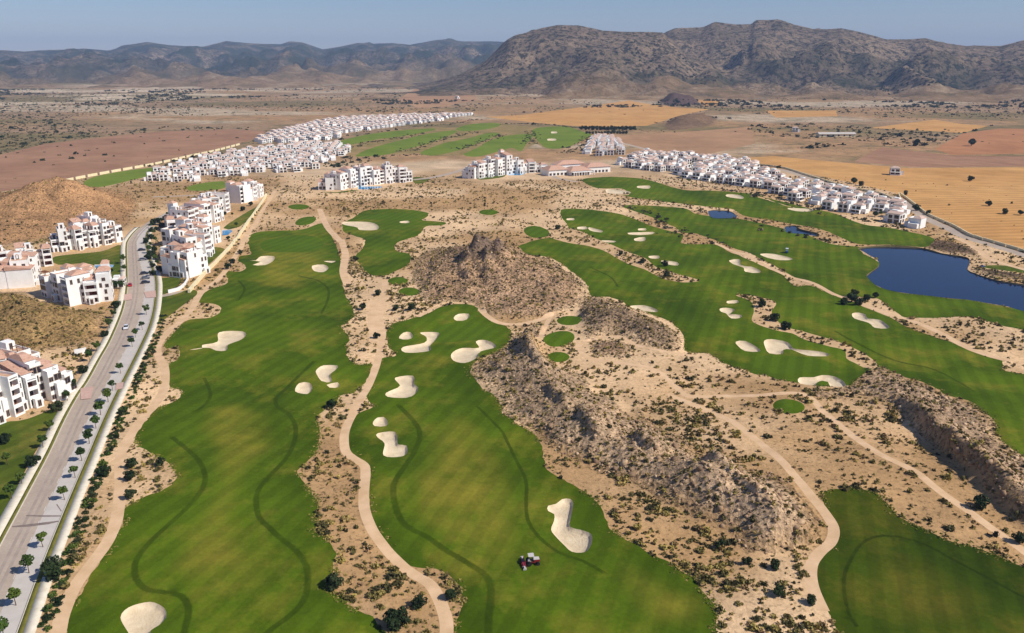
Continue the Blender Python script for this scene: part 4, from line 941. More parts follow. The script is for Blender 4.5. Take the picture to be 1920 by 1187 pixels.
def build_villa(x, y, rz, s, label, group):
    k = random.randrange(4)
    if not vused[k]: o = VP[k]; vused[k] = True; o.location = (x, y, H1(x, y)); o.rotation_euler = (0, 0, rz); o.scale = (s, s, s)
    else: o = copy_tree(VP[k], (x, y, H1(x, y)), rz, s)
    vpos.append((x, y)); return tag(o, label, 'house', group)
def estate(poly, a, b, sx, sy, label, group, s=1.0, skip=.06, turn=0.0, rows='row'):
    P = plan(poly); A, B = pl1(a), pl1(b); T = (B-A)/np.linalg.norm(B-A); N = np.array([-T[1], T[0]]); rz0 = math.atan2(T[1], T[0])
    if N[1] < 0: N = -N
    if math.cos(rz0) < 0: rz0 += math.pi
    q = P-A; u0, u1 = (q@T).min(), (q@T).max(); v0, v1 = (q@N).min(), (q@N).max(); row = 0
    for v in np.arange(v0+3, v1, sy):
        any_ = False
        for u in np.arange(u0 + (row % 2)*sx*.4, u1, sx):
            p = A + T*(u+random.uniform(-1, 1)) + N*(v+random.uniform(-1.5, 1.5))
            if pip(np.array([p[0]]), np.array([p[1]]), P)[0] and random.random() > skip:
                villa(p[0], p[1], rz0 + turn + random.choice([0, 0, 0, math.pi/2, -math.pi/2]) , s*random.uniform(.92, 1.08), label % ordn(row), group); any_ = True
        if any_: row += 1
estate('T 1400,798 1560,735 1740,690 1830,668 1899,660 U 0,660 400,645 700,638 760,642 600,664 400,694 200,722 0,752 T 1899,768 1700,795 1420,803', 'T 1420,803 0,0', 'U 600,664 0,0', 12.0, 21, 'small white villa in the %s row of the farthest white estate on the left', 'villas of the farthest left estate', .85)
estate('T 825,1014 880,960 1080,905 1200,875 1400,836 1700,806 1899,810 U 40,835 0,868 T 1750,945 1600,972 1500,960 1250,988 1000,1013', 'T 830,1013 0,0', 'T 1600,965 0,0', 11.8, 16.5, 'small white villa in the %s row of the estate behind the orange mound', 'villas of the left estate', .85)
estate('U 1560,905 1650,870 1700,858 1899,872 V 100,885 350,912 420,950 560,1010 850,1068 1050,1115 1180,1160 C 1180,185 1150,195 1040,185 900,155 750,122 600,88 500,60 380,30 V 500,1075 300,1030 0,1000 U 1899,985 1640,955 1560,935', 'V 0,1000 0,0', 'V 600,1080 0,0', 12.5, 17, 'white villa with terracotta roof in the %s row above the right fairways', 'villas of the right estate', .92, .05)
# terraced rows at the top of the right estate
for i, (a, b) in enumerate((('U 1335,868', 'U 1405,768'), ('U 1420,868', 'U 1440,768'), ('U 1480,866', 'U 1478,772'), ('U 1540,862', 'U 1512,785'))):
    A, B = pl1(a), pl1(b); n = int(np.linalg.norm(B-A)/10)
    for k in range(n):
        p = A+(B-A)*(k+.5)/n + rng.uniform(-2, 2, 2)
        if random.random() < .22: continue
        villa(p[0], p[1], math.atan2((B-A)[1], (B-A)[0])+math.pi, .95, 'narrow white terraced house in the %s terrace beside the perimeter road' % ordn(i), 'terraced houses by the perimeter road')
VILLAS.sort(key=lambda v: math.hypot(v[0], v[1]) + (0 if abs(v[0]) < .66*v[1] else 1e6))
for v in VILLAS[:298]: build_villa(*v)
far_v = MB(); fz = random.Random(4)
for x, y, rz, sc, *_ in VILLAS[298:]:                       # the farthest ones, a few pixels each
    c_, s_ = math.cos(rz)*sc, math.sin(rz)*sc; fr = lambda p: (x+p[0]*c_-p[1]*s_, y+p[0]*s_+p[1]*c_, p[2]*sc)
    far_v.box(-4.2, 4.2, 0, 8.5, -.8, 6.2, 0, fr); far_v.box(4.18, 7.4, 1.5, 7.6, -.8, 3.4, 0, fr); far_v.frus(-4.5, 4.5, 2.4, 8.8, 6.23, 7.6, 2.5, 2.6, 1, fr)
    for xx_, z_ in ((-2.1, .4), (2.1, .4), (-2.1, 3.6), (2, 3.6)): far_v.box(xx_-1.2, xx_+1.2, -.05, .1, z_, z_+2.0, 2, fr)
    vpos.append((x, y))
if far_v.v: tag(link('far_villas', far_v.mesh('far_villas', [M['white_wall'], M['villa_roof'], M['window_glass']])), 'mass of tiny white villas at the far end of the left estate', 'houses', kind='stuff')
for k in range(4):
    if not vused[k]:
        for ch in list(VP[k].children): bpy.data.objects.remove(ch)
        bpy.data.objects.remove(VP[k])
# gatehouse left of the avenue
o = copy_tree(VP[0], (*pl1('O 222,539'), 0), R(10), .62); tag(o, 'small white gatehouse beside the avenue next to the red car', 'building'); o.name = 'gatehouse'
if 'group' in o: del o['group']

# ------------------------------------------------------------------ walls
def panel_wall(name, s, h, th, mat, plen, gap, label, cat='wall', smooth=True):
    L = catmull(plan(s), False, lambda p: 6.0); acc = np.concatenate([[0], np.cumsum(np.linalg.norm(np.diff(L, axis=0), axis=1))])
    root = link(name, None, loc=(L[0][0], L[0][1], 0)); tag(root, label, cat)
    b = MB(); b.box(-plen/2, plen/2, -th/2, th/2, -.8, h-.12); b.box(-plen/2-.05, plen/2+.05, -th/2-.06, th/2+.06, h-.12, h); me = b.mesh('panel', [M[mat]])
    for s_ in np.arange(plen/2, acc[-1]-plen/2, plen+gap):
        p, T = at_len(L, acc, s_); link('panel', me, root, (p[0]-L[0][0], p[1]-L[0][1], H1(p[0], p[1])), math.atan2(T[1], T[0]))
panel_wall('boundary_wall', 'A 935,525 1000,450 1080,370 1150,290 1220,190 1290,90 1320,40', 1.7, 1.1, 'cream_wall', 5.0, .25, 'cream stone boundary wall between the right-hand blocks and the sandy path')
panel_wall('perimeter_wall', 'T -120,1110 0,1087 180,1052 430,997 640,957 860,917 1060,872 1200,842 1350,802', 2.4, .5, 'cream_wall', 13, 3.0, 'pale perimeter wall along the bare field far left')
panel_wall('retaining_wall', 'A 832,527 880,515 915,490 935,450', 1.6, .4, 'white_wall', 3.0, .0, 'curved white retaining wall at the foot of the front block')
panel_wall('garden_wall', 'A 370,835 420,825 465,815', 2.2, .5, 'white_wall', 4.0, .05, 'straight white garden wall below the near scrub mound by the avenue')
panel_wall('edge_wall', 'V 420,918 560,937 700,980 900,1040 1100,1081 1210,1132 C 1070,38 1135,82 1215,143 1335,196 1440,250 1570,292 1690,328 1900,405', 1.6, .5, 'cream_wall', 9, .4, 'long low wall along the outer edge of the perimeter road')

# ------------------------------------------------------------------ trees
i = 0; STREET = []
for s in ('A 725,610', 'A 705,685', 'A 670,722', 'A 655,768', 'A 598,900', 'A 558,985', 'A 535,1042', 'A 498,1105', 'A 475,1172', 'D 445,220', 'D 408,305', 'D 375,390', 'D 322,500', 'D 215,735', 'D 145,865', 'D 80,1025', 'D 20,1187'):
    x, y = ground(*[v for v in pix(s)[0]]); x, y = pl1('O %f,%f' % (pix(s)[0][0], pix(s)[0][1]+9)); STREET.append((x, y)); tree('street_tree', TREE, x, y, random.uniform(.82, 1.05), '%s round street tree from the far end of the parking bays' % ordn(i), group='street trees in the parking bays'); i += 1
i = 0
for s in ('A 575,600', 'A 563,650', 'A 543,700', 'A 520,740', 'A 480,815', 'A 445,865', 'A 415,920', 'A 365,1010', 'A 335,1060', 'D 285,85', 'D 250,180', 'D 215,265', 'D 165,355', 'D 110,445', 'D 40,350', 'D 30,240', 'D 60,520', 'A 600,505', 'A 600,480', 'A 615,420', 'A 610,380', 'A 540,430', 'A 560,500', 'A 575,515'):
    x, y = pl1(s); tree('garden_tree', TREE if i % 3 else DARK, x, y, random.uniform(.75, 1.1), '%s leafy tree left of the avenue, counted from the scrub mound' % ordn(i), group='trees left of the avenue'); i += 1
i = 0
for s in ('A 745,205', 'A 760,190', 'A 750,225', 'A 765,240', 'A 745,260', 'A 775,215', 'A 745,300', 'A 765,320', 'A 750,345', 'A 770,375', 'A 790,420', 'A 800,172', 'A 830,150', 'A 850,145', 'A 820,165', 'A 870,130', 'A 780,180', 'A 722,280', 'A 740,330', 'A 735,360', 'A 755,400', 'A 780,395', 'A 810,380', 'A 800,330', 'A 770,280', 'A 800,200', 'A 1110,140', 'A 1150,150', 'A 1200,120', 'A 1240,95', 'A 1170,205', 'A 1130,260', 'A 755,440', 'A 770,360', 'A 825,400'):
    x, y = pl1(s); tree('garden_tree', DARK if i % 3 else TREE, x, y, random.uniform(.7, 1.15), '%s dark garden tree around the blocks right of the avenue' % ordn(i), group='trees around the right-hand blocks'); i += 1
BIG = [('E 275,1140', 1.15, 'dark green tree beside the path at the bottom centre'), ('E 385,1045', .75, 'smaller tree above the one at the bottom centre'), ('E 545,1000', .7, 'dark bushy tree inside the near bend of the cart path'), ('D 265,910', 1.2, 'broad tree overhanging the right pavement of the avenue'),
       ('D 655,365', .85, 'upper tree of three beside the left sandy path'), ('D 645,425', .8, 'middle tree of three beside the left sandy path'), ('D 650,515', .75, 'lowest tree of three beside the left sandy path'), ('D 525,405', .8, 'tree left of the sandy path opposite the three'), ('D 800,355', .65, 'dark tree on the sandy point in the left fairway'),
       ('D 1660,960', 1.0, 'dark tree on the right edge of the left fairway'), ('D 1650,65', .9, 'dark tree where the left fairway meets the cart path'), ('A 1150,388', .8, 'tree at the end of the cream wall'), ('A 1128,412', .9, 'lower tree at the end of the cream wall'), ('A 1188,335', .7, 'tree by the top left bunker'),
       ('B 70,370', .9, 'tree beside the sandy strip left of the small green'), ('B 105,605', .9, 'tree on the sandy ground above the centre green, left one'), ('B 180,535', .8, 'tree on the sandy ground below the small tees'), ('B 345,608', .95, 'tree just left of the centre green'), ('B 268,605', .8, 'second tree left of the centre green'), ('B 175,745', .75, 'tree standing on the sandy path left of the centre green'),
       ('B 1070,205', .9, 'tree at the left tip of the sandy strip right of the knoll'), ('B 1600,395', .9, 'tree on the sandy strip near its tip, upper'), ('B 1610,448', .9, 'tree on the sandy strip near its tip, lower'), ('B 1380,338', .8, 'tree in the middle of the sandy strip right of the knoll'), ('B 1490,380', .8, 'tree right of the middle of the sandy strip'),
       ('C 835,575', 1.25, 'largest tree of the dark clump near the lake'), ('C 800,585', 1.0, 'leftmost tree of the dark clump near the lake'), ('C 868,590', 1.0, 'low tree in front of the dark clump near the lake'), ('C 905,570', 1.0, 'right tree of the dark clump near the lake'), ('C 845,545', 1.0, 'back tree of the dark clump near the lake'), ('C 950,555', .85, 'tree standing right of the dark clump near the lake'),
       ('C 388,598', 1.0, 'tree at the bend of the hooked sandy strip'), ('C 455,665', 1.0, 'dark tree in the middle of the hooked sandy strip'), ('C 510,705', 1.05, 'dark tree right of the hooked sandy strip'), ('F 1475,575', .95, 'round dark tree beside the right sandy track'), ('F 185,760', .62, 'round bush tree left below the long ridge'), ('F 460,870', .62, 'dark bush tree on the sand below the long ridge'),
       ('F 480,1005', .68, 'tall dark bush tree left of the right-hand fairway'), ('F 640,1045', .55, 'dark bush tree at the edge of the right-hand fairway'), ('F 320,845', .55, 'bush tree on the sand under the ridge end'), ('F 1670,740', .7, 'dark bush tree at the right edge near the track'), ('C 1155,118', 1.3, 'lone tree on the straw field beside the perimeter road'), ('C 1215,140', 1.0, 'second tree on the straw field edge by the perimeter road'),
       ('V 950,1022', 1.6, 'left tree of a pair on the straw field'), ('V 990,1034', 1.2, 'right tree of a pair on the straw field'), ('V 1300,812', 2.4, 'large round tree on the far brown field'), ('V 1605,812', 2.6, 'large tree on the far red field'), ('V 1600,1008', 1.4, 'tree in the middle of the straw field'), ('V 1700,1145', 1.1, 'tree low on the straw field'), ('C 1590,135', 1.2, 'tree at the right edge of the straw field'), ('C 1515,95', 1.0, 'small tree high on the right straw field'), ('C 950,148', 1.1, 'dark tree among the villas by the lake'), ('C 1668,140', 1.1, 'rightmost tree on the straw field'), ('V 1240,1085', 1.0, 'small bush on the left of the straw field')]
for s, k, lab in BIG: x, y = pl1(s); tree('dark_tree', DARK, x, y, k, lab)
for i in range(15):
    x, y = pl1('U %d,%d' % (1335+i*21, 724)); tree('field_tree', DARK, x, y, 1.9, '%s tree of the dark row beyond the far greens, from the left' % ordn(i), group='row of trees beyond the far greens')
for i in range(14):
    x, y = pl1('U %d,%d' % (1365+i*17, 745)); tree('field_tree', DARK, x, y, 1.2, '%s tree of the lower dark row beyond the far greens' % ordn(i), group='lower row of trees beyond the far greens')
# hedge bushes along the right pavement
BR = [offset(KR, -4.6), offset(KR, -5.9)]; nb = 0
for L in BR:
    a = np.concatenate([[0], np.cumsum(np.linalg.norm(np.diff(L, axis=0), axis=1))])
    for s in np.arange(2, 230, 2.1):
        if random.random() < .2: continue
        p, T = at_len(L, a, s + random.uniform(-.6, .6))
        if np.hypot(*p) > 330 and random.random() < .5: continue
        o = link('hedge_bush', random.choice(BUSHM), loc=(p[0]+random.uniform(-.4, .4), p[1]+random.uniform(-.4, .4), H1(*p)-.1), rz=random.uniform(0, 6), scale=random.uniform(.7, 1.25)); tag(o, 'green hedge bush beside the right pavement, level with the %s street tree' % ordn(int(np.argmin([np.hypot(a_[0]-p[0], a_[1]-p[1]) for a_ in STREET]))), 'bush', 'hedge bushes along the right pavement'); nb += 1
# small trees in the villa gardens
for i in range(70):
    x, y = random.choice(vpos); a = random.uniform(0, 6.28); x += 8*math.cos(a); y += 8*math.sin(a)
    o = link('garden_bush', random.choice(BUSHM), loc=(x, y, H1(x, y)), scale=random.uniform(1.2, 2.4)); tag(o, 'small green bush in a garden between white villas', 'bush', 'garden bushes of the villas')

# ------------------------------------------------------------------ shrubs and stones
def klass(X, Y):
    free = np.ones(len(X), bool)
    for r in REG:
        if r['name'] == 'field': continue
        if r['name'] == 'sand_waste': free |= pip(X, Y, r['poly']); continue
        if 'line' in r:
            P = r['poly']; bb = (X > P[:, 0].min()-1) & (X < P[:, 0].max()+1) & (Y > P[:, 1].min()-1) & (Y < P[:, 1].max()+1); ix = np.where(bb)[0]
            if len(ix): free[ix[dist_line(X[ix], Y[ix], r['line']) < r['half']*1.02+.3]] = False
        else: free &= ~pip(X, Y, r['poly'])
    dr = np.minimum(dist_line(X, Y, KR), dist_line(X, Y, KL)); free &= dr > 5.5
    return free
def in_hill(X, Y):
    k = np.full(len(X), -1)
    for i, h in enumerate(HILLS): k[pip(X, Y, h['poly'])] = i
    return k
BUILD = [plan(s) for s in ('O -120,840 10,795 125,750 150,725 110,690 -120,690', 'O 60,560 128,580 220,575 230,540 240,450 90,470 -60,500 -60,560', 'O 295,530 400,520 430,450 500,375 480,350 310,420', 'W 100,800 1750,650 1750,500 100,560', 'O 855,340 1200,335 1200,300 855,300')]
n = 260000
yy = np.exp(rng.uniform(math.log(105), math.log(760), n)); xx = rng.uniform(-0.8, 0.8, n)*yy
keep = rng.random(n) < (yy/760)**0 * 1.0
# accept so that the count per square metre follows the place: dense on the hills, loose on sand
dens = 1/(1.6*yy*yy*math.log(760/105)/n)      # inverse of the sampling density
clump = fbm(xx/9, yy/9, 201, 3)
k = in_hill(xx, yy)
want = np.where(k >= 0, np.where(k == 5, .24, .42), np.clip(0.17 + 0.34*clump, 0.02, .46))
want = np.where((k < 0) & (yy < 230), want*1.3, want); want = want*(1-.62*sstep(yy, 380, 520))
want = np.where((k < 0) & (fbm(xx/38, yy/38, 207, 2) > .16), want*2.2, want)
samp = n/(1.6*math.log(760/105))/yy**2
acc_ = rng.random(n) < want/samp
xx, yy, k = xx[acc_], yy[acc_], k[acc_]
nf = np.ones(len(xx), bool)
for r in REG:
    if r['name'] == 'field': nf &= ~(pip(xx, yy, r['poly']) & (rng.random(len(xx)) < .985))
xx, yy, k = xx[nf], yy[nf], k[nf]
fr_ = klass(xx, yy)
for B in BUILD: fr_ &= ~pip(xx, yy, B)
xx, yy, k = xx[fr_], yy[fr_], k[fr_]
zz = Hf(xx, yy); size = np.clip(rng.lognormal(-0.22, .46, len(xx)), .3, 2.2)*np.where(k >= 0, .72, 1.0)
show = size/np.hypot(xx, yy); vis = (np.abs(xx) < .66*yy*1.03) & (yy > 112)
order = np.argsort(-(show*vis)); big = order[:300]; rest = order[300:]
def zone(x, y, kk):
    if kk == 1: return 'low shrub on the long rocky ridge', 'shrubs on the long rocky ridge'
    if kk == 2: return 'low shrub on the right-hand rocky ridge', 'shrubs on the right-hand ridge'
    if kk >= 0: return 'low shrub on a scrub-covered mound', 'shrubs on the mounds'
    u = x/y
    if u < -.36: return 'low shrub on the sand between the avenue and the left fairway', 'shrubs beside the avenue'
    if u < -.02: return 'low shrub on the sandy strip between the two near fairways', 'shrubs between the near fairways'
    if u < .42: return 'low shrub on the pale sand below and beside the long ridge', 'shrubs on the sand by the long ridge'
    return 'low shrub on the sandy ground along the right-hand track', 'shrubs along the right-hand track'
for i in big:
    lab, g = zone(xx[i], yy[i], k[i]); o = link('shrub', SHRUB[i % 6], loc=(xx[i], yy[i], zz[i]-.05), rz=rng.uniform(0, 6.28), scale=size[i]); tag(o, lab, 'shrub', g)
def scatter(name, base, x, y, z, s, mat, tint, zs=None, label=None, cat=None):
    n = len(x); nb_ = len(base); V = []; T = []; a = rng.uniform(0, 6.28, n); which = rng.integers(0, nb_, n); Fs = []; off = 0
    for b in range(nb_):
        m = which == b; bv, bf = base[b]; c, s_ = np.cos(a[m])[:, None], np.sin(a[m])[:, None]; S = s[m][:, None]
        X = (bv[None, :, 0]*c - bv[None, :, 1]*s_)*S + x[m][:, None]; Y = (bv[None, :, 0]*s_ + bv[None, :, 1]*c)*S + y[m][:, None]; Zz = bv[None, :, 2]*S*(1 if zs is None else zs[m][:, None]) + z[m][:, None]
        V.append(np.stack([X, Y, Zz], 2).reshape(-1, 3)); T.append(np.repeat(tint[m], len(bv)))
        Fs.append((bf[None] + (np.arange(m.sum())*len(bv))[:, None, None] + off).reshape(-1, bf.shape[1])); off += m.sum()*len(bv)
    o = link(name, mesh_np(name, np.vstack(V), np.vstack(Fs), [M[mat]], attrs=dict(tint=np.concatenate(T)))); tag(o, label, cat, kind='stuff'); return o
LOW = [leaf_cloud(28, .72, .66, .62, .22, 600+i, 4, True) for i in range(6)]
scatter('scrub', LOW, xx[rest], yy[rest], zz[rest]-.05, size[rest], 'shrub_leaf_mass', rng.random(len(rest)), label='low dry scrub scattered over the sand and the rocky hills', cat='scrub')
# ragged fringe where the turf thins out into the sand
ex, ey = [], []
for r in REG:
    if r.get('turf'):
        P = r['poly']; P = P[np.hypot(P[:, 0], P[:, 1]) < 420]
        k_ = rng.integers(0, len(P), len(P)*7); j = rng.normal(size=(len(k_), 2))*.75; ex.append(P[k_, 0]+j[:, 0]); ey.append(P[k_, 1]+j[:, 1])
ex, ey = np.concatenate(ex), np.concatenate(ey); m = fbm(ex/7, ey/7, 411, 3) > -.12
for r in REG:
    if r.get('lake') or r['name'] == 'road' or r.get('bunker'): m &= ~pip(ex, ey, r['poly'])
    elif r['name'] == 'path': m &= dist_line(ex, ey, r['line']) > r['half']+.35
ex, ey = ex[m], ey[m]
leaf('fringe_leaf', [(0, lin(86, 100, 28)), (0.5, lin(118, 118, 46)), (1, lin(168, 148, 84))], True)
scatter('fringe_grass', [leaf_cloud(9, .45, .4, .2, .2, 650+i, 0, True) for i in range(4)], ex, ey, Hf(ex, ey)-.04, rng.uniform(.4, .95, len(ex)), 'fringe_leaf', rng.random(len(ex)), label='thin ragged fringe grass along the fairway edges', cat='grass')
def stone_base(seed):
    r = np.random.default_rng(seed); t = (1+5**.5)/2
    v = np.array([(-1, t, 0), (1, t, 0), (-1, -t, 0), (1, -t, 0), (0, -1, t), (0, 1, t), (0, -1, -t), (0, 1, -t), (t, 0, -1), (t, 0, 1), (-t, 0, -1), (-t, 0, 1)])/1.9
    v = v*r.uniform(.55, 1.15, (12, 1))*np.array([.6, .5, .42])
    f = np.array([(0, 11, 5), (0, 5, 1), (0, 1, 7), (0, 7, 10), (0, 10, 11), (1, 5, 9), (5, 11, 4), (11, 10, 2), (10, 7, 6), (7, 1, 8), (3, 9, 4), (3, 4, 2), (3, 2, 6), (3, 6, 8), (3, 8, 9), (4, 9, 5), (2, 4, 11), (6, 2, 10), (8, 6, 7), (9, 8, 1)])
    return v, f
n = 60000
yy2 = rng.uniform(110, 480, n); xx2 = rng.uniform(-.75, .75, n)*yy2; k2 = in_hill(xx2, yy2); m = (k2 >= 0) & (k2 < 5) & (rng.random(n) < .55); xx2, yy2, k2 = xx2[m], yy2[m], k2[m]
scatter('rubble', [stone_base(i) for i in range(5)], xx2, yy2, Hf(xx2, yy2), np.clip(rng.lognormal(-.35, .5, len(xx2)), .25, 2.4), 'stone_mass', rng.random(len(xx2)), label='loose stones and boulders on the rocky ridges', cat='rubble')
# bushes and tree clumps on the plain
FARB = [leaf_cloud(26, 1, 1, .8, .38, 700+i, 4, True) for i in range(5)]
n = 60000
yd = np.exp(rng.uniform(math.log(820), math.log(3300), n)); xd = rng.uniform(-.8, .8, n)*yd
dn = fbm(xd/300, yd/300, 103+0, 4) + .6*fbm(xd/90, yd/90, 303, 3)
ok = (dn > .0) & (rng.random(n) < .4) & klass(xd, yd)
for r in REG:
    if r['name'] == 'field': ok &= ~(pip(xd, yd, r['poly']) & (rng.random(n) < .96))
for vx, vy in vpos: ok &= np.hypot(xd-vx, yd-vy) > 11
for B in BUILD: ok &= ~pip(xd, yd, B)
xd, yd = xd[ok], yd[ok]; sz = np.clip(rng.lognormal(.45, .45, len(xd)), .7, 4.5)
ordr = np.argsort(-sz/yd*((np.abs(xd) < .66*yd) & (yd < 2000))); bigf = ordr[:70]; restf = ordr[70:]
FB = [mesh_np('plain_bush', v, q_, [M['dark_leaf']]) for v, q_ in (leaf_cloud(90, 1, 1, .85, .2, 720+i, 6, True) for i in range(4))]
for i in bigf: o = link('plain_bush', FB[i % 4], loc=(xd[i], yd[i], H1(xd[i], yd[i])-.1), rz=float(rng.uniform(0, 6)), scale=float(sz[i])); tag(o, 'dark bush on the dry plain beyond the golf course', 'bush', 'bushes on the plain')
scatter('plain_scrub', FARB, xd[restf], yd[restf], Hf(xd[restf], yd[restf])-.1, sz[restf], 'far_leaf_mass', rng.random(len(restf)), label='scattered scrub on the far dry plain', cat='scrub')
# planted strips around the far greens
gx, gy = [], []
for s in ('U 0,830 120,800 300,770 450,745', 'U 350,840 480,800 620,760 760,735', 'U 640,830 760,800 900,750', 'U 1040,800 1060,760 1050,730', 'U 1260,850 1340,800 1380,760', 'U 60,880 250,870 420,860', 'U 420,705 600,690 760,665', 'C 0,95 130,125 260,150 480,190 520,225 700,270 860,295', 'C 0,235 160,275', 'B 1380,90 1520,130 1600,190 1688,240', 'V 20,1035 300,1065 500,1095 800,1150', 'C 330,35 480,65 800,150 1100,205', 'U 900,690 1100,690 1300,710'):
    L = catmull(plan(s), False, lambda p: 6.0); k_ = rng.integers(0, len(L), len(L)*3); j = rng.normal(size=(len(k_), 2))*np.array([6, 4]); gx.append(L[k_, 0]+j[:, 0]); gy.append(L[k_, 1]+j[:, 1])
gx, gy = np.concatenate(gx), np.concatenate(gy); m = np.ones(len(gx), bool)
for P in LAKE: m &= ~pip(gx, gy, P)
gx, gy = gx[m], gy[m]
scatter('planted_scrub', FARB, gx, gy, Hf(gx, gy)-.1, np.clip(rng.lognormal(.1, .4, len(gx)), .5, 2.6), 'far_leaf_mass', rng.random(len(gx)), label='dark planted scrub in strips between the far fairways and along the ponds', cat='scrub')
# farm beyond the fields
def farm():
    p = pl1('V 860,762'); root = link('farm_shed', None, loc=(p[0], p[1], 0), rz=R(2)); tag(root, 'long low farm shed with pale roof on the far plain', 'building')
    b = MB(); b.box(-26, 26, 0, 12, -1, 4); link('wall', b.mesh('wall', [M['cream_wall']]), root)
    b = MB(); b.hexa([(-27, -1, 4.01), (27, -1, 4.01), (27, 13, 4.01), (-27, 13, 4.01), (-27, 5.5, 6.2), (27, 5.5, 6.2), (27, 6.5, 6.2), (-27, 6.5, 6.2)]); link('roof', b.mesh('roof', [M['parking_concrete']]), root)
    for x in range(-22, 24, 8): link('window', WINB, root, (x, 0, 1))
farm()
for s, lab in (('V 625,735', 'pale ruined tower house on the far plain left of the farm shed'), ('U 640,552', 'tiny white farmhouse on the plain left of the mountain'), ('V 940,545', 'tiny white farmhouse at the foot of the right mountain'), ('V 1180,975', 'small flat-roofed ruin on the straw field')):
    p = pl1(s); o = copy_tree(VP[1] if vused[1] else VP[0], (p[0], p[1], H1(*p)), R(random.uniform(-20, 20)), 1.0); o.name = 'farmhouse'; tag(o, lab, 'house')
    if 'group' in o: del o['group']

# ------------------------------------------------------------------ mountains
def prof(s): a = np.array(pix(s)); return a[:, 0], a[:, 1]
def range_mesh(name, sky, base_y, Dr, back, px0, px1, seed, amp, cols=420, rows=60, front=None, woods=0.0):
    sx, sy = prof(sky); px = np.linspace(px0, px1, cols); hy = np.interp(px, sx, sy)
    u = (px-IW/2)/FPX/ (CP)                     # bearing (tan)
    th = np.arctan(u)
    D = Dr(px); zr = CAM_H + (HORIZON-hy)/FPX*CP*D*1.0
    base = front(px); V = np.zeros((rows, cols, 3)); vegv = np.zeros((rows, cols)); foot = np.zeros((rows, cols))
    ts = np.concatenate([np.linspace(0, 1, int(rows*.72)), np.linspace(1, 1.9, rows-int(rows*.72)+1)[1:]])
    for r, t in enumerate(ts):
        dist = base + (D-base)*t
        X = dist*np.sin(th); Y = dist*np.cos(th)
        if t <= 1: prof_ = (0.13*t + 0.87*t**1.9)
        else: prof_ = 1-((t-1)/.9)*1.05
        g = ridged(X/520, Y/520, seed, 5)-.62; g2 = fbm(X/160, Y/160, seed+9, 4)
        env = math.sin(math.pi*min(max(t, 0), 1)) if t <= 1 else .3
        jag = fbm(X/190, Y/190, seed+21, 4)*6*(t > .9)
        z = np.maximum(zr, 2)*prof_ + env*amp*(g*1.8 + g2*.6)*np.clip(zr/160, .2, 1.2) + jag*min(1, t)
        V[r, :, 0], V[r, :, 1], V[r, :, 2] = X, Y, z if t > 0 else -14
        vegv[r] = np.clip(1.25-t*1.4, woods, 1)*sstep(t, .08, .3); foot[r] = 1-sstep(t + .12*fbm(X/300, Y/300, seed+40, 3), .05, .42)
    idx = np.arange(rows*cols).reshape(rows, cols); Fq = np.stack([idx[:-1, :-1], idx[:-1, 1:], idx[1:, 1:], idx[1:, :-1]], 2).reshape(-1, 4)
    return tag(link(name, mesh_np(name, V.reshape(-1, 3), Fq, [M['wooded_hill' if woods else 'mountain_rock']], True, attrs=dict(veg=vegv.ravel(), foot=foot.ravel()))), kind='structure')
SKY_L = 'T -1500,420 -600,400 -200,390 0,370 100,335 200,300 280,290 400,296 470,290 600,285 700,280 820,290 900,270 1030,248 1150,262 1300,268 1420,240 1550,252 1690,255 1740,240 1800,245 U 0,280 100,262 180,245 250,250 350,245 440,255 560,232 630,222 700,235 900,238 1100,250 1800,260 2600,260'
range_mesh('hills', SKY_L, 165, lambda p: 8200+0*p, 0, -700, 1500, 811, 110, cols=520, rows=80, woods=0.9, front=lambda p: 3300+0*p)
SKY_A = 'U 200,530 400,490 560,450 680,412 760,372 820,335 865,295 900,258 930,230 960,212 1000,200 1080,170 1180,148 1280,152 1400,180 1560,190 1700,196 1760,240 1850,330 1950,420 2100,500'
range_mesh('mountain', SKY_A, 165, lambda p: 3300+0*p, 0, 700, 1400, 821, 80, cols=300, rows=90, front=lambda p: 2250+0*p)
SKY_B = 'U 1500,480 1600,360 1660,250 1710,190 1760,168 1899,163 V 60,138 150,152 240,155 260,135 370,132 450,155 560,180 690,178 800,205 920,235 1120,230 1200,250 1330,268 1500,268 1600,245 1750,235 1899,240 2400,230 3200,260'
range_mesh('mountain', SKY_B, 165, lambda p: 3900+0*p, 0, 1130, 2700, 831, 95, cols=460, rows=90, front=lambda p: 2450+0*p)

# wood at the foot of the mountains
n = 9000
yw = rng.uniform(1900, 3100, n); xw = rng.uniform(-.75, .8, n)*yw
px_y = HORIZON + CAM_H*FPX/yw/ (CP*CP)
ok = (fbm(xw/260, yw/260, 401, 3) + .25*sstep(xw/yw, .1, .6) > .2)
xw, yw = xw[ok], yw[ok]
from mathutils.bvhtree import BVHTree
zw = Hf(xw, yw)
for o_ in [o for o in COL.objects if o.name.startswith('mountain') or o.name.startswith('hills')]:
    bt = BVHTree.FromPolygons([v.co for v in o_.data.vertices], [tuple(p.vertices) for p in o_.data.polygons])
    for i_ in range(len(xw)):
        h_ = bt.ray_cast(Vector((xw[i_], yw[i_], 2000)), Vector((0, 0, -1)))[0]
        if h_ is not None: zw[i_] = max(zw[i_], h_.z)
scatter('far_wood', FARB, xw, yw, zw-.5, rng.uniform(2.5, 7, len(xw)), 'far_leaf_mass', rng.random(len(xw))*.5, label='dark far-off wood along the foot of the mountains', cat='wood')

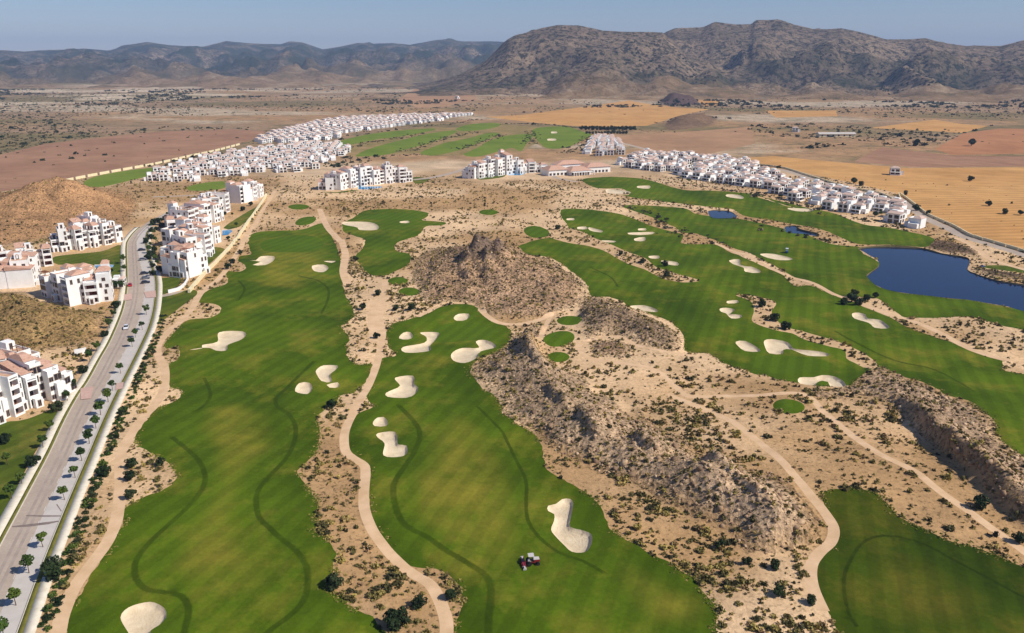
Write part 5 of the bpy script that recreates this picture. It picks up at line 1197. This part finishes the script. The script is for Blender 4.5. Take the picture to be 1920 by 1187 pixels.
# ------------------------------------------------------------------ vehicles
WHEEL = MB(); WHEEL.cyl((0, 0, 0), .32, .22, 'y', 14, 0); WHEEL.cyl((0, 0, 0), .19, .235, 'y', 10, 1); WHEEL = WHEEL.mesh('wheel', [M['tyre_rubber'], M['dark_metal']])
def car(loc, rz, paint_, label):
    root = link('car', None, loc=(loc[0], loc[1], .03), rz=rz); tag(root, label, 'car'); b = MB()
    prof_ = [(-2.1, .3), (2.1, .3), (2.15, .62), (2.0, .8), (1.0, .95), (-1.9, .98), (-2.12, .7)]; n = len(prof_); base = 0
    for y in (-.86, .86): b.v += [(x, y, z) for x, z in prof_]
    b.f += [tuple(range(n)), tuple(range(2*n-1, n-1, -1))] + [(i, n+i, n+(i+1) % n, (i+1) % n) for i in range(n)]; b.m += [0]*(n+2)
    body = link('body', b.mesh('body', [M[paint_]]), root)
    b = MB(); b.hexa([(-1.75, -.8, .96), (1.05, -.8, .94), (1.05, .8, .94), (-1.75, .8, .96), (-1.35, -.62, 1.42), (.25, -.62, 1.42), (.25, .62, 1.42), (-1.35, .62, 1.42)]); link('cabin_glass', b.mesh('cabin_glass', [M['car_glass']]), root)
    b = MB(); b.box(-1.36, .26, -.63, .63, 1.425, 1.47); link('car_roof', b.mesh('car_roof', [M[paint_]]), root)
    for x in (-1.3, 1.3):
        for y in (-.8, .8): link('wheel', WHEEL, root, (x, y, .32))
    for y in (-.6, .6):
        b = MB(); b.box(2.1, 2.17, y-.18, y+.18, .6, .74); link('headlight', b.mesh('headlight', [M['road_paint']]), body)
def dirat(s):
    p = pl1(s); i = np.argmin(np.hypot(*(KL-p).T)); T = KL[min(i+1, len(KL)-1)]-KL[i-1]; return p, math.atan2(T[1], T[0])
p, a = dirat('O 237,616'); car(p, a+math.pi, 'paint_white', 'white car driving down the left lane of the avenue')
p, a = dirat('O 244,536'); car(p, a, 'paint_red', 'red car stopped on the left side of the avenue by the gatehouse')
for j, (s, c, nm) in enumerate((('O 271,514', 'paint_dark', 'dark car parked in the bays, farthest of three'), ('O 273,523', 'paint_grey', 'grey car parked in the bays between two dark ones'), ('O 273,531', 'paint_dark', 'dark car parked in the bays, nearest of three'), ('O 266,470', 'paint_dark', 'dark car parked far up the avenue'), ('O 268,488', 'paint_grey', 'grey car parked far up the avenue'))):
    p, a = dirat(s); car(p, a-math.pi/2, c, nm)
def mower():
    p = pl1('O 998,1052'); z = H1(*p); root = link('fairway_mower', None, loc=(p[0], p[1], z+.05), rz=R(188)); tag(root, 'red and grey gang mower working on the centre fairway', 'mower')
    b = MB(); b.box(-1.5, 1.1, -.5, .5, .45, .75); b.frus(-1.7, -.3, -.55, .55, .75, 1.25, .1, .08); link('chassis', b.mesh('chassis', [M['paint_mower_red']]), root)
    b = MB(); b.frus(-1.55, -.1, -.5, .5, 1.26, 1.42, .08, .1); b.box(.35, 1.0, -.45, .45, .76, .95); link('hood', b.mesh('hood', [M['paint_mower_grey']]), root)
    b = MB(); b.box(.0, .5, -.28, .28, .95, 1.1); b.box(-.08, .05, -.28, .28, 1.1, 1.6); link('seat', b.mesh('seat', [M['dark_metal']]), root)
    b = MB(); b.box(-.2, -.13, -.6, -.53, .75, 2.1); b.box(-.2, -.13, .53, .6, .75, 2.1); b.box(-.2, -.13, -.6, .6, 2.1, 2.17); link('roll_bar', b.mesh('roll_bar', [M['dark_metal']]), root)
    b = MB(); b.box(-.35, .95, -.7, .7, 2.18, 2.26); link('canopy', b.mesh('canopy', [M['paint_mower_grey']]), root)
    b = MB(); b.cyl((.85, 0, 1.35), .2, .04, 'x', 12); b.box(.86, .94, -.03, .03, .8, 1.35); link('steering_wheel', b.mesh('steering_wheel', [M['dark_metal']]), root)
    for x, s in ((-1.15, 1.25), (.8, 1.6)):
        for y in (-.78, .78): link('wheel', WHEEL, root, (x, y, .32*s), None, (s, s*1.6, s))
    b = MB(); b.box(1.1, 1.75, -.06, .06, .5, .6); b.box(1.6, 1.75, -2.0, 2.0, .5, .62); link('lift_arm', b.mesh('lift_arm', [M['paint_mower_red']]), root)
    for y, x in ((-1.85, 2.0), (-.93, 2.15), (0, 2.2), (.93, 2.15), (1.85, 2.0)):
        b = MB(); b.cyl((x, y, .24), .22, .8, 'y', 12); u = link('cutting_reel', b.mesh('cutting_reel', [M['dark_metal']]), root)
        b = MB(); b.box(x-.36, x+.1, y-.43, y+.43, .46, .54); b.box(x-.4, x+.36, y-.46, y-.42, .06, .5); b.box(x-.4, x+.36, y+.42, y+.46, .06, .5); link('reel_cover', b.mesh('reel_cover', [M['paint_mower_grey'] if abs(y) > 1 else M['paint_mower_red']]), u)
mower()
def cart():
    p = pl1('O 1475,474'); root = link('golf_cart', None, loc=(p[0], p[1], H1(*p)+.05), rz=R(70), scale=1.3); tag(root, 'small blue and white golf cart above the long thin bunker', 'golf cart')
    b = MB(); b.box(-1.1, 1.1, -.58, .58, .3, .6); b.frus(.6, 1.2, -.58, .58, .6, .95, .1, .05); b.box(-1.1, -.3, -.58, .58, .6, .85); link('body', b.mesh('body', [M['paint_blue']]), root)
    b = MB(); b.box(-1.0, .75, -.62, .62, 1.85, 1.95); link('roof', b.mesh('roof', [M['paint_white']]), root)
    for x in (-.9, .65):
        for y in (-.55, .55): b = MB(); b.box(x-.03, x+.03, y-.03, y+.03, .6, 1.85); link('post', b.mesh('post', [M['dark_metal']]), root); link('wheel', WHEEL, root, (x, y, .26), None, .8)
    b = MB(); b.box(-.5, .05, -.5, .5, .85, 1.0); b.box(-.58, -.45, -.5, .5, 1.0, 1.4); link('seat', b.mesh('seat', [M['paint_white']]), root)
cart()

# ------------------------------------------------------------------ haze: even, thin air over the whole valley
def haze():
    b = MB(); b.box(-13500, 13500, -1500, 15500, -40, 480); t = bpy.data.materials.new('haze_air'); t.use_nodes = True; n = t.node_tree; n.nodes.clear()
    o = n.nodes.new('ShaderNodeOutputMaterial'); v = n.nodes.new('ShaderNodeVolumePrincipled'); v.inputs['Color'].default_value = (.50, .67, 1.0, 1); v.inputs['Density'].default_value = HAZE; v.inputs['Anisotropy'].default_value = 0.0
    n.links.new(v.outputs[0], o.inputs['Volume']); tag(link('haze', b.mesh('haze', [t])), 'thin blue haze over the whole valley', 'haze', kind='stuff')
HAZE = 0.000075
haze()
